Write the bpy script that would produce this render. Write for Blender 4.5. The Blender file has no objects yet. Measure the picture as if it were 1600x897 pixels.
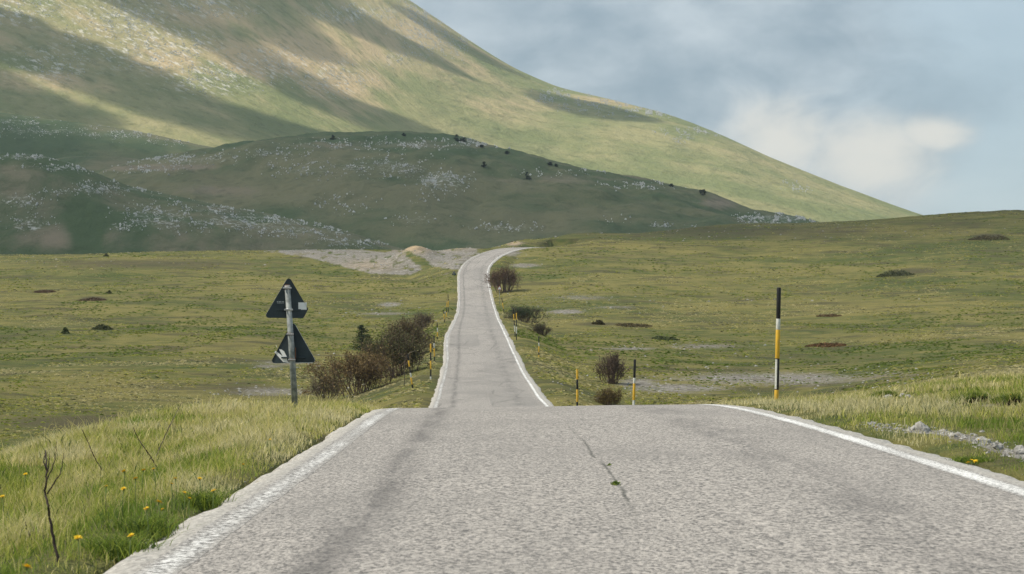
import bpy, bmesh, math, random
import numpy as np
from mathutils import Vector, Matrix

random.seed(7)
rng = np.random.default_rng(11)
scene = bpy.context.scene
col = scene.collection

# ------------------------------------------------------------------ camera
F = 3111.0          # focal length in photo pixels (70 mm on a 36 mm sensor)
CZ = 1.2            # camera height above the near road
HY = 514.0          # photo row of the true horizon
cam_d = bpy.data.cameras.new('camera')
cam = bpy.data.objects.new('camera', cam_d)
col.objects.link(cam)
cam.location = (0, 0, CZ)
cam.rotation_euler = (math.radians(90), 0, 0)
cam_d.lens = 70.0
cam_d.sensor_width = 36.0
cam_d.shift_y = (HY - 448.5) / 1600.0
cam_d.clip_start = 0.1
cam_d.clip_end = 20000
cam_d.dof.use_dof = True
cam_d.dof.focus_distance = 42.0
cam_d.dof.aperture_fstop = 9.0
scene.camera = cam

# ------------------------------------------------------------------ light
SUN_AZ, SUN_EL = math.radians(-98), math.radians(52)     # azimuth clockwise from +Y
SUN = np.array([math.sin(SUN_AZ) * math.cos(SUN_EL), math.cos(SUN_AZ) * math.cos(SUN_EL), math.sin(SUN_EL)])
sl = bpy.data.lights.new('sun', 'SUN')
sl.energy = 3.6
sl.angle = math.radians(0.8)
sl.color = (1.0, 0.93, 0.80)
so = bpy.data.objects.new('sun', sl)
col.objects.link(so)
so.rotation_euler = Vector(SUN).to_track_quat('Z', 'Y').to_euler()
so.location = (-200, 50, 300)

scene.view_settings.view_transform = 'Standard'
scene.view_settings.look = 'None'
scene.view_settings.exposure = 0.27
scene.view_settings.gamma = 1.0
scene.view_settings.use_curve_mapping = False
scene.cycles.max_bounces = 6
scene.cycles.volume_bounces = 1
scene.cycles.transparent_max_bounces = 16
scene.cycles.use_denoising = True


class NT:
    """small helper around a node tree"""
    def __init__(self, tree):
        self.t = tree
        tree.nodes.clear()

    def n(self, typ, ins=None, **props):
        nd = self.t.nodes.new(typ)
        for k, v in props.items():
            setattr(nd, k, v)
        for k, v in (ins or {}).items():
            s = nd.inputs[k]
            if isinstance(v, bpy.types.NodeSocket):
                self.t.links.new(v, s)
            elif isinstance(v, bpy.types.Node):
                self.t.links.new(v.outputs[0], s)
            else:
                s.default_value = v
        return nd

    def link(self, a, b):
        self.t.links.new(a, b)

    def math(self, op, a, b=0.0, c=0.0, clamp=False):
        return self.n('ShaderNodeMath', {0: a, 1: b, 2: c}, operation=op, use_clamp=clamp).outputs[0]

    def mix(self, f, a, b, blend='MIX'):
        nd = self.n('ShaderNodeMix', None, data_type='RGBA', blend_type=blend)
        for i, v in ((0, f), (6, a), (7, b)):
            if isinstance(v, bpy.types.NodeSocket):
                self.t.links.new(v, nd.inputs[i])
            else:
                nd.inputs[i].default_value = v if i == 0 or len(v) == 4 else (*v, 1)
        return nd.outputs[2]

    def ramp(self, f, lo, hi):
        return self.n('ShaderNodeMapRange', {0: f, 1: lo, 2: hi, 3: 0.0, 4: 1.0}, interpolation_type='SMOOTHSTEP').outputs[0]

    def noise(self, vec, scale, detail=4.0, rough=0.55, dist=0.0):
        return self.n('ShaderNodeTexNoise', {'Vector': vec, 'Scale': scale, 'Detail': detail, 'Roughness': rough, 'Distortion': dist}).outputs[0]

    def attr(self, name):
        return self.n('ShaderNodeAttribute', attribute_name=name)


world = bpy.data.worlds.new('World')
scene.world = world
world.use_nodes = True
w = NT(world.node_tree)
tc = w.n('ShaderNodeTexCoord').outputs['Generated']
nrm = w.n('ShaderNodeVectorMath', {0: tc}, operation='NORMALIZE').outputs[0]
sep = w.n('ShaderNodeSeparateXYZ', {0: nrm})
az = w.math('ARCTAN2', sep.outputs[0], sep.outputs[1])
el = w.math('ARCSINE', sep.outputs[2])
comb = w.n('ShaderNodeCombineXYZ', {0: az, 1: w.math('MULTIPLY', el, 1.7), 2: 0.35}).outputs[0]
n_big = w.noise(comb, 7.0, 7.0, 0.55, 0.25)
n_fine = w.noise(comb, 22.0, 8.0, 0.58, 0.4)


def blob(a0, e0, ra, re, k=0.0):
    da = w.math('DIVIDE', w.math('SUBTRACT', az, a0), ra)
    de = w.math('DIVIDE', w.math('SUBTRACT', w.math('ADD', el, w.math('MULTIPLY', w.math('SUBTRACT', az, a0), k)), e0), re)
    r2 = w.math('ADD', w.math('MULTIPLY', da, da), w.math('MULTIPLY', de, de))
    return w.math('POWER', 2.718, w.math('MULTIPLY', r2, -1.0))


sky = w.n('ShaderNodeTexSky', sky_type='NISHITA', sun_disc=False, sun_elevation=SUN_EL, sun_rotation=SUN_AZ, air_density=1.0, dust_density=1.5)
bg_sky = w.n('ShaderNodeBackground', {'Color': sky.outputs[0], 'Strength': 0.085})
# cloud deck: grey-blue undersides with lighter tears, one cream cumulus low on the right
grey = w.mix(w.ramp(w.math('ADD', w.math('MULTIPLY', n_big, 0.7), w.math('MULTIPLY', n_fine, 0.3)), 0.36, 0.64), (0.250, 0.320, 0.380, 1), (0.57, 0.625, 0.66, 1))
cream_f = w.math('MAXIMUM', w.math('MAXIMUM', blob(0.135, 0.094, 0.028, 0.022), blob(0.178, 0.086, 0.040, 0.022)), blob(0.210, 0.096, 0.024, 0.012))
cream_m = w.ramp(w.math('ADD', cream_f, w.math('MULTIPLY', w.math('SUBTRACT', n_fine, 0.5), 1.15)), 0.18, 0.98)
grey = w.mix(w.math('MULTIPLY', w.ramp(w.math('ADD', blob(0.155, 0.055, 0.11, 0.045), w.math('MULTIPLY', w.math('SUBTRACT', n_fine, 0.5), 0.6)), 0.25, 1.0), 0.6), grey, (0.57, 0.61, 0.62, 1))
cl_col = w.mix(cream_m, grey, (0.72, 0.69, 0.625, 1))
bg_cl = w.n('ShaderNodeBackground', {'Color': cl_col, 'Strength': 1.0})
# clear openings, wider to the right
blue_f = w.math('ADD', w.math('MULTIPLY', w.ramp(az, 0.10, 0.28), 0.58), w.math('SUBTRACT', n_big, 0.5))
open_f = w.math('MULTIPLY', w.math('MULTIPLY', w.ramp(blue_f, 0.08, 0.45), 0.75), w.math('SUBTRACT', 1.0, cream_m))
pale = w.mix(0.62, sky.outputs[0], (5.4, 6.6, 7.2, 1))
bg_sky2 = w.n('ShaderNodeBackground', {'Color': pale, 'Strength': 0.1})
mixb = w.n('ShaderNodeMixShader', {0: open_f, 1: bg_cl.outputs[0], 2: bg_sky2.outputs[0]})
mixb = w.n('ShaderNodeMixShader', {0: 0.12, 1: mixb.outputs[0], 2: bg_sky.outputs[0]})
w.n('ShaderNodeOutputWorld', {0: mixb.outputs[0]})


# ------------------------------------------------------------------ numpy helpers
def _h(ix, iy, seed):
    h = (ix.astype(np.int64) * 374761393 + iy.astype(np.int64) * 668265263 + seed * 974634777) & 0xFFFFFFFF
    h = ((h ^ (h >> 13)) * 1274126177) & 0xFFFFFFFF
    h = h ^ (h >> 16)
    return (h & 0xFFFFFF) / float(0xFFFFFF)


def vnoise(x, y, seed=0):
    x = np.asarray(x, float); y = np.asarray(y, float)
    ix = np.floor(x); iy = np.floor(y)
    fx = x - ix; fy = y - iy
    fx = fx * fx * fx * (fx * (fx * 6 - 15) + 10); fy = fy * fy * fy * (fy * (fy * 6 - 15) + 10)
    a = _h(ix, iy, seed); b = _h(ix + 1, iy, seed); c = _h(ix, iy + 1, seed); d = _h(ix + 1, iy + 1, seed)
    return (a + (b - a) * fx) * (1 - fy) + (c + (d - c) * fx) * fy


def fbm(x, y, seed=0, octv=4, gain=0.5):
    s = 0.0; a = 1.0; t = 0.0
    for i in range(octv):
        s = s + a * vnoise(x * 2.03 ** i + 13.7 * i, y * 2.03 ** i + 5.1 * i, seed + i)
        t += a; a *= gain
    return s / t


def sst(a, b, x):
    t = np.clip((np.asarray(x, float) - a) / (b - a), 0, 1)
    return t * t * (3 - 2 * t)


def smooth_table(dk, zk, fine):
    """piecewise-linear table, softened"""
    lf = np.interp(fine, dk, zk)
    k = np.exp(-np.linspace(-2, 2, 19) ** 2); k /= k.sum()
    p = np.pad(lf, 9, mode='edge')
    # linear extension keeps the ends straight
    p[:9] = lf[0] - (lf[1] - lf[0]) * np.arange(9, 0, -1)
    p[-9:] = lf[-1] + (lf[-1] - lf[-2]) * np.arange(1, 10)
    return np.convolve(p, k, mode='valid')


def mesh_np(name, V, Fc, mat=None, parent=None, smooth=False, attrs=None, link=True, mats=None, midx=None):
    V = np.asarray(V, np.float32); Fc = np.asarray(Fc, np.int32)
    me = bpy.data.meshes.new(name)
    me.vertices.add(len(V)); me.vertices.foreach_set('co', V.ravel())
    k = Fc.shape[1]
    me.loops.add(Fc.size); me.loops.foreach_set('vertex_index', Fc.ravel())
    me.polygons.add(len(Fc)); me.polygons.foreach_set('loop_start', np.arange(0, Fc.size, k, dtype=np.int32))
    me.polygons.foreach_set('loop_total', np.full(len(Fc), k, np.int32))
    me.polygons.foreach_set('use_smooth', np.full(len(Fc), smooth, bool))
    me.update(calc_edges=True)
    for an, arr in (attrs or {}).items():
        arr = np.asarray(arr, np.float32)
        if arr.ndim == 2:
            a = me.attributes.new(an, 'FLOAT_COLOR', 'POINT')
            if arr.shape[1] == 3:
                arr = np.concatenate([arr, np.ones((len(arr), 1), np.float32)], 1)
            a.data.foreach_set('color', arr.ravel())
        else:
            a = me.attributes.new(an, 'FLOAT', 'POINT'); a.data.foreach_set('value', arr)
    if mat:
        me.materials.append(mat)
    o = bpy.data.objects.new(name, me)
    if link:
        col.objects.link(o)
    if parent:
        o.parent = parent
    return o


def grid_faces(nr, nc):
    i = np.arange(nr - 1)[:, None] * nc + np.arange(nc - 1)[None, :]
    i = i.ravel()
    return np.stack([i, i + 1, i + nc + 1, i + nc], 1)


def tag(o, label=None, cat=None, group=None, kind=None):
    if label: o['label'] = label
    if cat: o['category'] = cat
    if group: o['group'] = group
    if kind: o['kind'] = kind
    return o


def empty(name, loc, rot=(0, 0, 0)):
    o = bpy.data.objects.new(name, None)
    o.empty_display_size = 0.2
    col.objects.link(o); o.location = loc; o.rotation_euler = rot
    return o


class MB:
    """collects polygons of any size, builds ONE mesh object"""
    def __init__(self):
        self.v = []; self.f = []

    def add(self, vs, fs):
        b = len(self.v); self.v += [tuple(p) for p in vs]; self.f += [tuple(i + b for i in q) for q in fs]
        return self

    def tube(self, pts, rad, n=6, cap=True):
        pts = [Vector(p) for p in pts]; vs = []; fs = []
        for i, p in enumerate(pts):
            t = (pts[min(i + 1, len(pts) - 1)] - pts[max(i - 1, 0)]).normalized()
            a = t.orthogonal().normalized() if abs(t.z) < 0.9 else (Vector((1, 0, 0)) - t * t.x).normalized()
            b = t.cross(a); r = rad[i] if hasattr(rad, '__len__') else rad
            vs += [p + (a * math.cos(2 * math.pi * k / n) + b * math.sin(2 * math.pi * k / n)) * r for k in range(n)]
        for i in range(len(pts) - 1):
            fs += [(i * n + k, i * n + (k + 1) % n, (i + 1) * n + (k + 1) % n, (i + 1) * n + k) for k in range(n)]
        if cap:
            fs += [tuple(reversed(range(n))), tuple((len(pts) - 1) * n + k for k in range(n))]
        return self.add(vs, fs)

    def box(self, c, s):
        x, y, z = c; a, b, h = s[0] / 2, s[1] / 2, s[2] / 2
        vs = [(x + i * a, y + j * b, z + k * h) for k in (-1, 1) for j in (-1, 1) for i in (-1, 1)]
        return self.add(vs, [(0, 2, 3, 1), (4, 5, 7, 6), (0, 1, 5, 4), (2, 6, 7, 3), (0, 4, 6, 2), (1, 3, 7, 5)])

    def prism(self, pts, y0, y1):
        """outline in x,z (counter-clockwise seen from -y), extruded from y0 to y1"""
        n = len(pts)
        vs = [(p[0], y0, p[1]) for p in pts] + [(p[0], y1, p[1]) for p in pts]
        fs = [tuple(range(n)), tuple(reversed(range(n, 2 * n)))] + [(i, i + n, (i + 1) % n + n, (i + 1) % n) for i in range(n)]
        return self.add(vs, fs)

    def build(self, name, mat, parent=None, smooth=False, bevel=0.0):
        me = bpy.data.meshes.new(name)
        me.from_pydata([tuple(p) for p in self.v], [], self.f)
        if bevel:
            bm = bmesh.new(); bm.from_mesh(me)
            es = [e for e in bm.edges if e.is_manifold and e.calc_face_angle(0) > 0.6]
            bmesh.ops.bevel(bm, geom=es, offset=bevel, segments=1, affect='EDGES')
            bm.to_mesh(me); bm.free()
        me.polygons.foreach_set('use_smooth', [smooth] * len(me.polygons))
        me.materials.append(mat); me.update()
        o = bpy.data.objects.new(name, me); col.objects.link(o)
        if parent: o.parent = parent
        return o


# ------------------------------------------------------------------ materials
def new_mat(name):
    m = bpy.data.materials.new(name); m.use_nodes = True
    return m, NT(m.node_tree)


def finish(t, colr, rough=0.9, spec=0.2, bump=None, bump_d=0.02, bump_s=1.0, transl=None, metal=0.0):
    p = t.n('ShaderNodeBsdfPrincipled', {'Roughness': rough, 'Specular IOR Level': spec, 'Metallic': metal})
    if isinstance(colr, bpy.types.NodeSocket):
        t.link(colr, p.inputs['Base Color'])
    else:
        p.inputs['Base Color'].default_value = (*colr[:3], 1)
    if bump is not None:
        b = t.n('ShaderNodeBump', {'Height': bump, 'Distance': bump_d, 'Strength': bump_s})
        t.link(b.outputs[0], p.inputs['Normal'])
    out = p.outputs[0]
    if transl is not None:
        tr = t.n('ShaderNodeBsdfTranslucent')
        if isinstance(colr, bpy.types.NodeSocket):
            t.link(colr, tr.inputs[0])
        else:
            tr.inputs[0].default_value = (*colr[:3], 1)
        out = t.n('ShaderNodeMixShader', {0: transl, 1: out, 2: tr.outputs[0]}).outputs[0]
    t.n('ShaderNodeOutputMaterial', {0: out})


def simple(name, c, rough=0.7, var=0.25, scale=20.0, spec=0.3, c2=None, metal=0.0, bump=0.0):
    m, t = new_mat(name)
    pos = t.n('ShaderNodeTexCoord').outputs['Object']
    f = t.ramp(t.noise(pos, scale, 5.0, 0.6), 0.35, 0.68)
    c2 = c2 or tuple(x * (1 - var) for x in c)
    finish(t, t.mix(f, c, c2), rough, spec, bump=f if bump else None, bump_d=bump, metal=metal)
    return m


def mat_ground():
    m, t = new_mat('meadow_ground')
    pos = t.n('ShaderNodeNewGeometry').outputs['Position']
    st = t.n('ShaderNodeMapping', {'Vector': pos, 'Scale': (0.55, 1.0, 1.0)}).outputs[0]
    n0 = t.noise(pos, 0.018, 3.0, 0.5)
    n1 = t.noise(st, 0.09, 8.0, 0.68, 0.6)
    n2 = t.noise(st, 0.55, 6.0, 0.70, 0.3)
    n3 = t.noise(pos, 4.5, 4.0, 0.65)
    n4 = t.noise(pos, 24.0, 3.0, 0.6)
    mixn = t.math('ADD', t.math('MULTIPLY', n0, 0.35), t.math('ADD', t.math('MULTIPLY', n1, 0.4), t.math('MULTIPLY', n2, 0.45)))
    c = t.mix(t.ramp(mixn, 0.49, 0.68), (0.068, 0.090, 0.026, 1), (0.205, 0.180, 0.062, 1))
    c = t.mix(t.math('MULTIPLY', t.ramp(t.noise(st, 0.16, 8.0, 0.72, 0.5), 0.49, 0.62), 0.80), c, (0.072, 0.068, 0.036, 1))
    c = t.mix(t.math('MULTIPLY', t.ramp(n3, 0.50, 0.75), 0.45), c, (0.048, 0.060, 0.018, 1))
    c = t.mix(t.math('MULTIPLY', t.ramp(n4, 0.5, 0.8), 0.5), c, (0.24, 0.21, 0.10, 1))
    # heath, plus cloud shade painted into the far hilltop bands
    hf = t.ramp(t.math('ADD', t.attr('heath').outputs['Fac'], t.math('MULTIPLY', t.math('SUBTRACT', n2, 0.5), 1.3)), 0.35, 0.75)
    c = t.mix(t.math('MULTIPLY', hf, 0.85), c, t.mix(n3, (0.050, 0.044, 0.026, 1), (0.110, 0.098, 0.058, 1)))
    # gravel / scree
    vor = t.n('ShaderNodeTexVoronoi', {'Vector': pos, 'Scale': 3.2, 'Randomness': 1.0})
    gr = t.mix(vor.outputs['Color'], (0.120, 0.110, 0.094, 1), (0.37, 0.345, 0.310, 1))
    gr = t.mix(t.attr('sand').outputs['Fac'], gr, t.mix(n3, (0.36, 0.255, 0.15, 1), (0.47, 0.365, 0.24, 1)))
    gr = t.mix(t.math('MULTIPLY', t.ramp(n2, 0.46, 0.62), 0.6), gr, t.mix(n3, (0.095, 0.082, 0.052, 1), (0.17, 0.145, 0.10, 1)))
    gm = t.math('ADD', t.attr('gravel').outputs['Fac'], t.math('MULTIPLY', t.math('SUBTRACT', t.math('ADD', t.math('MULTIPLY', n2, 0.5), t.math('MULTIPLY', n3, 0.5)), 0.5), 1.9))
    gf = t.ramp(gm, 0.40, 0.68)
    c = t.mix(gf, c, gr)
    hgt = t.math('ADD', t.math('MULTIPLY', n3, 0.7), t.math('MULTIPLY', n4, 0.3))
    finish(t, c, 0.95, 0.1, bump=hgt, bump_d=0.22, bump_s=0.9)
    return m


def mat_hill(name, green, green2, brown, rockc, rock_amt=0.5, scale=1.0, streak=False):
    m, t = new_mat(name)
    pos = t.n('ShaderNodeNewGeometry').outputs['Position']
    if streak:
        a = t.attr('streak'); vec = a.outputs['Vector']
        fw = t.attr('fanw').outputs['Fac']
        mixf = lambda p_, q_: t.math('ADD', t.math('MULTIPLY', p_, fw), t.math('MULTIPLY', q_, t.math('SUBTRACT', 1.0, fw)))
        n1 = mixf(t.noise(vec, 1.0, 6.0, 0.62, 0.2), t.noise(pos, 0.009, 6.0, 0.6, 0.4))
        n2 = mixf(t.noise(vec, 3.4, 5.0, 0.66), t.noise(pos, 0.05, 5.0, 0.66))
        big = t.noise(pos, 0.0035, 4.0, 0.55)
        n3 = t.noise(pos, 0.11, 5.0, 0.7)
    else:
        big = t.noise(pos, 0.006 * scale, 4.0, 0.55)
        n1 = t.noise(pos, 0.022 * scale, 8.0, 0.70, 0.4)
        n2 = t.noise(pos, 0.09 * scale, 7.0, 0.74)
        n3 = t.noise(pos, 0.42 * scale, 4.0, 0.7)
    c = t.mix(t.ramp(t.math('ADD', t.math('MULTIPLY', big, 0.6), t.math('MULTIPLY', n1, 0.4)), 0.42, 0.60), green, green2)
    c = t.mix(t.ramp(t.math('ADD', t.attr('dry').outputs['Fac'], t.math('MULTIPLY', t.math('SUBTRACT', n1, 0.5), 1.5)), 0.25, 0.85), c, brown)
    c = t.mix(t.math('MULTIPLY', t.ramp(n2, 0.48, 0.70), 0.55), c, tuple(x * 0.62 for x in green[:3]))
    rk = t.math('ADD', t.attr('rock').outputs['Fac'], t.math('MULTIPLY', t.math('SUBTRACT', n2, 0.5), 1.1))
    rf = t.math('MULTIPLY', t.ramp(rk, 0.42, 0.85), t.ramp(n3, 0.50, 0.66))
    c = t.mix(t.math('MULTIPLY', rf, rock_amt), c, rockc)
    if streak:
        c = t.mix(t.math('MULTIPLY', t.math('MULTIPLY', t.ramp(t.noise(vec, 5.5, 4.0, 0.7), 0.52, 0.64), t.ramp(t.attr('rock').outputs['Fac'], 0.10, 0.55)), t.math('MULTIPLY', fw, 0.8)), c, rockc)
    finish(t, c, 0.95, 0.1, bump=t.math('ADD', n2, t.math('MULTIPLY', n3, 0.5)), bump_d=1.6 / scale, bump_s=0.9)
    return m


def mat_road():
    m, t = new_mat('worn_asphalt')
    pos = t.n('ShaderNodeNewGeometry').outputs['Position']
    lat = t.attr('lat').outputs['Fac']; al = t.attr('along').outputs['Fac']
    pos = t.n('ShaderNodeMapping', {'Vector': pos, 'Scale': (1.0, 0.42, 1.0)}).outputs[0]
    g1 = t.noise(pos, 40.0, 4.0, 0.78)
    g2 = t.n('ShaderNodeSeparateColor', {0: t.n('ShaderNodeTexVoronoi', {'Vector': pos, 'Scale': 38.0}).outputs['Color']}).outputs[0]
    g3 = t.noise(pos, 7.0, 4.0, 0.6)
    big = t.noise(pos, 0.35, 5.0, 0.6, 0.4)
    c = t.mix(t.ramp(g1, 0.39, 0.60), (0.065, 0.063, 0.062, 1), (0.515, 0.470, 0.425, 1))
    c = t.mix(0.42, c, t.mix(g2, (0.12, 0.115, 0.11, 1), (0.55, 0.505, 0.46, 1)))
    c = t.mix(t.math('MULTIPLY', t.ramp(g3, 0.48, 0.75), 0.25), c, (0.13, 0.125, 0.118, 1))
    c = t.mix(t.math('MULTIPLY', t.ramp(big, 0.44, 0.66), 0.42), c, (0.20, 0.188, 0.175, 1))
    # dark longitudinal joints and wheel tracks, broken up by noise
    wob = t.math('MULTIPLY', t.math('SUBTRACT', t.noise(t.n('ShaderNodeCombineXYZ', {0: al, 1: 0.0, 2: 0.0}).outputs[0], 0.15, 5.0), 0.5), 0.36)
    la = t.math('ADD', lat, wob)

    def band(c0, wd, amt, ns, lo=0.42, hi=0.62):
        dx = t.math('DIVIDE', t.math('SUBTRACT', la, c0), wd)
        g = t.math('POWER', 2.718, t.math('MULTIPLY', t.math('MULTIPLY', dx, dx), -1.0))
        return t.math('MULTIPLY', t.math('MULTIPLY', g, t.ramp(ns, lo, hi)), amt)
    lng = t.n('ShaderNodeCombineXYZ', {0: t.math('MULTIPLY', lat, 1.2), 1: t.math('MULTIPLY', al, 0.16), 2: 0.0}).outputs[0]
    ns = t.noise(lng, 2.6, 5.0, 0.65)
    c = t.mix(band(-1.9, 0.15, 0.55, ns, 0.30, 0.58), c, (0.085, 0.08, 0.078, 1))
    c = t.mix(band(1.45, 0.30, 0.45, ns, 0.36, 0.62), c, (0.10, 0.095, 0.092, 1))
    c = t.mix(t.math('MULTIPLY', band(-0.12, 0.016, 0.70, t.noise(lng, 4.0, 4.0, 0.6), 0.36, 0.50), t.math('MULTIPLY', t.ramp(al, 11.5, 13.5), t.math('SUBTRACT', 1.0, t.math('MULTIPLY', t.ramp(al, 19.0, 26.0), .75)))), c, (0.045, 0.048, 0.04, 1))
    # transverse and map cracks
    cv = t.n('ShaderNodeCombineXYZ', {0: t.math('ADD', t.math('MULTIPLY', lat, 0.42), t.math('MULTIPLY', g3, 0.12)), 1: t.math('ADD', t.math('MULTIPLY', al, 0.11), t.math('MULTIPLY', big, 0.5)), 2: 0.0}).outputs[0]
    vc = t.n('ShaderNodeTexVoronoi', {'Vector': cv, 'Scale': 1.0}, feature='DISTANCE_TO_EDGE').outputs[0]
    ck = t.math('MULTIPLY', t.math('SUBTRACT', 1.0, t.ramp(vc, 0.006, 0.034)), t.ramp(t.noise(cv, 1.1, 2.0), 0.45, 0.6))
    c = t.mix(t.math('MULTIPLY', t.math('MULTIPLY', ck, t.ramp(al, 50.0, 90.0)), 0.5), c, (0.09, 0.085, 0.08, 1))
    # long repair patches
    pv = t.n('ShaderNodeCombineXYZ', {0: t.math('FLOOR', t.math('MULTIPLY', la, 0.42)), 1: t.math('FLOOR', t.math('MULTIPLY', al, 0.045)), 2: 0.0}).outputs[0]
    pn = t.n('ShaderNodeTexWhiteNoise', {'Vector': pv}, noise_dimensions='3D').outputs[0]
    c = t.mix(t.math('MULTIPLY', t.math('MULTIPLY', t.ramp(pn, 0.55, 0.9), 0.30), t.ramp(al, 60.0, 80.0)), c, (0.19, 0.182, 0.170, 1))
    # loose pale grit along both edges
    sh = t.ramp(t.math('ADD', t.math('ABSOLUTE', lat), t.math('MULTIPLY', t.math('SUBTRACT', g3, 0.5), 0.35)), 2.62, 2.98)
    gv = t.n('ShaderNodeTexVoronoi', {'Vector': pos, 'Scale': 48.0}).outputs['Color']
    c = t.mix(t.math('MULTIPLY', sh, 0.8), c, t.mix(gv, (0.26, 0.245, 0.22, 1), (0.60, 0.57, 0.52, 1)))
    hg = t.math('ADD', t.math('MULTIPLY', g1, 0.6), t.math('MULTIPLY', g2, 0.4))
    finish(t, c, 0.88, 0.25, bump=hg, bump_d=0.012, bump_s=0.8)
    return m


def mat_line(name, wear):
    m, t = new_mat(name)
    pos = t.n('ShaderNodeNewGeometry').outputs['Position']
    g1 = t.noise(pos, 26.0, 4.0, 0.78)
    n = t.noise(pos, 0.30, 3.0, 0.55)
    q = t.attr('q').outputs['Fac']
    edge = t.math('MULTIPLY', t.math('ABSOLUTE', t.math('SUBTRACT', q, 0.5)), 2.0)
    c = t.mix(t.ramp(g1, 0.30, 0.50), (0.42, 0.41, 0.39, 1), (0.80, 0.79, 0.77, 1))
    a = t.mix(t.ramp(g1, 0.38, 0.62), (0.11, 0.105, 0.10, 1), (0.52, 0.49, 0.455, 1))
    f = t.math('ADD', t.math('ADD', t.math('MULTIPLY', t.math('SUBTRACT', 1.0, g1), 1.3), t.math('MULTIPLY', t.math('SUBTRACT', n, 0.5), 0.5)), t.math('MULTIPLY', t.math('POWER', edge, 3.0), 0.42))
    c = t.mix(t.ramp(f, wear, wear + 0.40), c, a)
    finish(t, c, 0.8, 0.3, bump=g1, bump_d=0.008)
    return m


def mat_vcol(name, rough=0.7, transl=0.35, spec=0.2):
    m, t = new_mat(name)
    c = t.attr('col').outputs['Color']
    finish(t, c, rough, spec, transl=transl)
    return m


M = {}
M['ground'] = mat_ground()
M['road'] = mat_road()
M['line_r'] = mat_line('edge_line_paint', 0.52)
M['line_l'] = mat_line('faded_edge_line_paint', 0.37)
M['grass'] = mat_vcol('grass_blades', 0.6, 0.45, 0.25)
M['leaf'] = mat_vcol('leaves', 0.75, 0.25, 0.15)
M['stone'] = simple('limestone', (0.42, 0.405, 0.375), 0.9, 0.5, 9.0, 0.2, bump=0.02)
M['hillrock'] = simple('pale_hill_rock', (0.56, 0.56, 0.535), 0.95, 0.45, 0.8, 0.1)
M['twig'] = simple('dark_bark', (0.045, 0.032, 0.026), 0.9, 0.4, 30.0)
M['twig_red'] = simple('reddish_bark', (0.185, 0.128, 0.096), 0.9, 0.5, 14.0)
M['twig_grey'] = simple('grey_dead_stalk', (0.20, 0.165, 0.125), 0.9, 0.4, 30.0)
M['trunk'] = simple('tree_bark', (0.075, 0.055, 0.040), 0.95, 0.4, 12.0)
M['post'] = simple('weathered_post', (0.34, 0.36, 0.345), 0.6, 0.5, 7.0, 0.4, c2=(0.12, 0.135, 0.13))
M['signback'] = simple('dark_blue_grey_sign_back', (0.030, 0.046, 0.055), 0.55, 0.35, 5.0, 0.4)
M['signrim'] = simple('sign_edge', (0.42, 0.44, 0.44), 0.5, 0.3, 9.0, 0.4)
M['white'] = simple('white_vinyl', (0.80, 0.80, 0.78), 0.5, 0.08, 6.0)
M['pale_ink'] = simple('pale_stamp_ink', (0.40, 0.43, 0.44), 0.6, 0.35, 40.0)
M['red'] = simple('faded_red', (0.50, 0.09, 0.07), 0.5, 0.3, 6.0)
M['rust'] = simple('rusty_clamp', (0.20, 0.085, 0.045), 0.85, 0.5, 30.0)
M['metal'] = simple('galvanised_steel', (0.45, 0.46, 0.46), 0.45, 0.3, 15.0, 0.5, metal=0.3)
M['yellow'] = simple('yellow_pole_paint', (0.72, 0.43, 0.035), 0.5, 0.15, 8.0, c2=(0.60, 0.36, 0.05))
M['black'] = simple('black_pole_paint', (0.017, 0.017, 0.018), 0.5, 0.3, 10.0)
M['reflect'] = simple('worn_white_reflector', (0.68, 0.68, 0.62), 0.4, 0.3, 14.0)
M['petal'] = simple('dandelion_petals', (0.90, 0.60, 0.015), 0.6, 0.18, 60.0)
M['stem'] = simple('flower_stem', (0.14, 0.19, 0.05), 0.6, 0.3, 30.0)
M['dark_soil'] = simple('dark_turf_soil', (0.060, 0.045, 0.028), 0.95, 0.5, 6.0)

# ------------------------------------------------------------------ road geometry (depth d = world y)
RD = np.array([-12, 0, 14, 22, 29, 33, 38, 47, 60, 75, 90, 95, 105, 132, 164, 198, 248, 295, 335, 361, 380, 398, 415, 432, 446, 458, 470, 485.])
RZ = np.array([-1.2, -1.2, -1.195, -1.20, -1.228, -1.285, -1.46, -2.02, -2.95, -3.70, -3.88, -3.80, -3.74, -3.30, -2.27, -.57, .96, 2.47, 4.63, 6.96, 9.5, 12.1, 14.8, 16.9, 18.2, 18.9, 19.2, 19.2])
RX = np.array([.95, .95, .93, .90, .80, .74, .62, .40, .05, -.36, -.80, -.95, -1.2, -1.78, -2.48, -3.4, -4.4, -5.2, -6.1, -6.8, -7.4, -7.7, -6.2, -3.0, 0.2, 3.5, 8.0, 15.0])
fine_d = np.concatenate([np.arange(-12, 60, 0.5), np.arange(60, 485.1, 2.0)])
_g = np.arange(-12, 485.1, 0.5)


def _gs(tab, sig):
    lf = np.interp(_g, RD, tab); n = int(sig * 3 / 0.5)
    k = np.exp(-0.5 * (np.arange(-n, n + 1) * 0.5 / sig) ** 2); k /= k.sum()
    p = np.concatenate([lf[0] - (lf[1] - lf[0]) * np.arange(n, 0, -1), lf, lf[-1] + (lf[-1] - lf[-2]) * np.arange(1, n + 1)])
    return np.convolve(p, k, mode='valid')


_zs1, _zs2 = _gs(RZ, 2.2), _gs(RZ, 9.0)
_wz = sst(50, 75, _g)
_zr = _zs1 * (1 - _wz) + _zs2 * _wz
_xr = _gs(RX, 6.0)
_zr += 0.10 * (vnoise(_g / 17.0, _g * 0, 5) - .5) * sst(90, 130, _g)      # gentle settling


def road_z(d): return np.interp(d, _g, _zr)
def road_x(d): return np.interp(d, _g, _xr)


_tan = np.gradient(_xr, _g)


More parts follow.
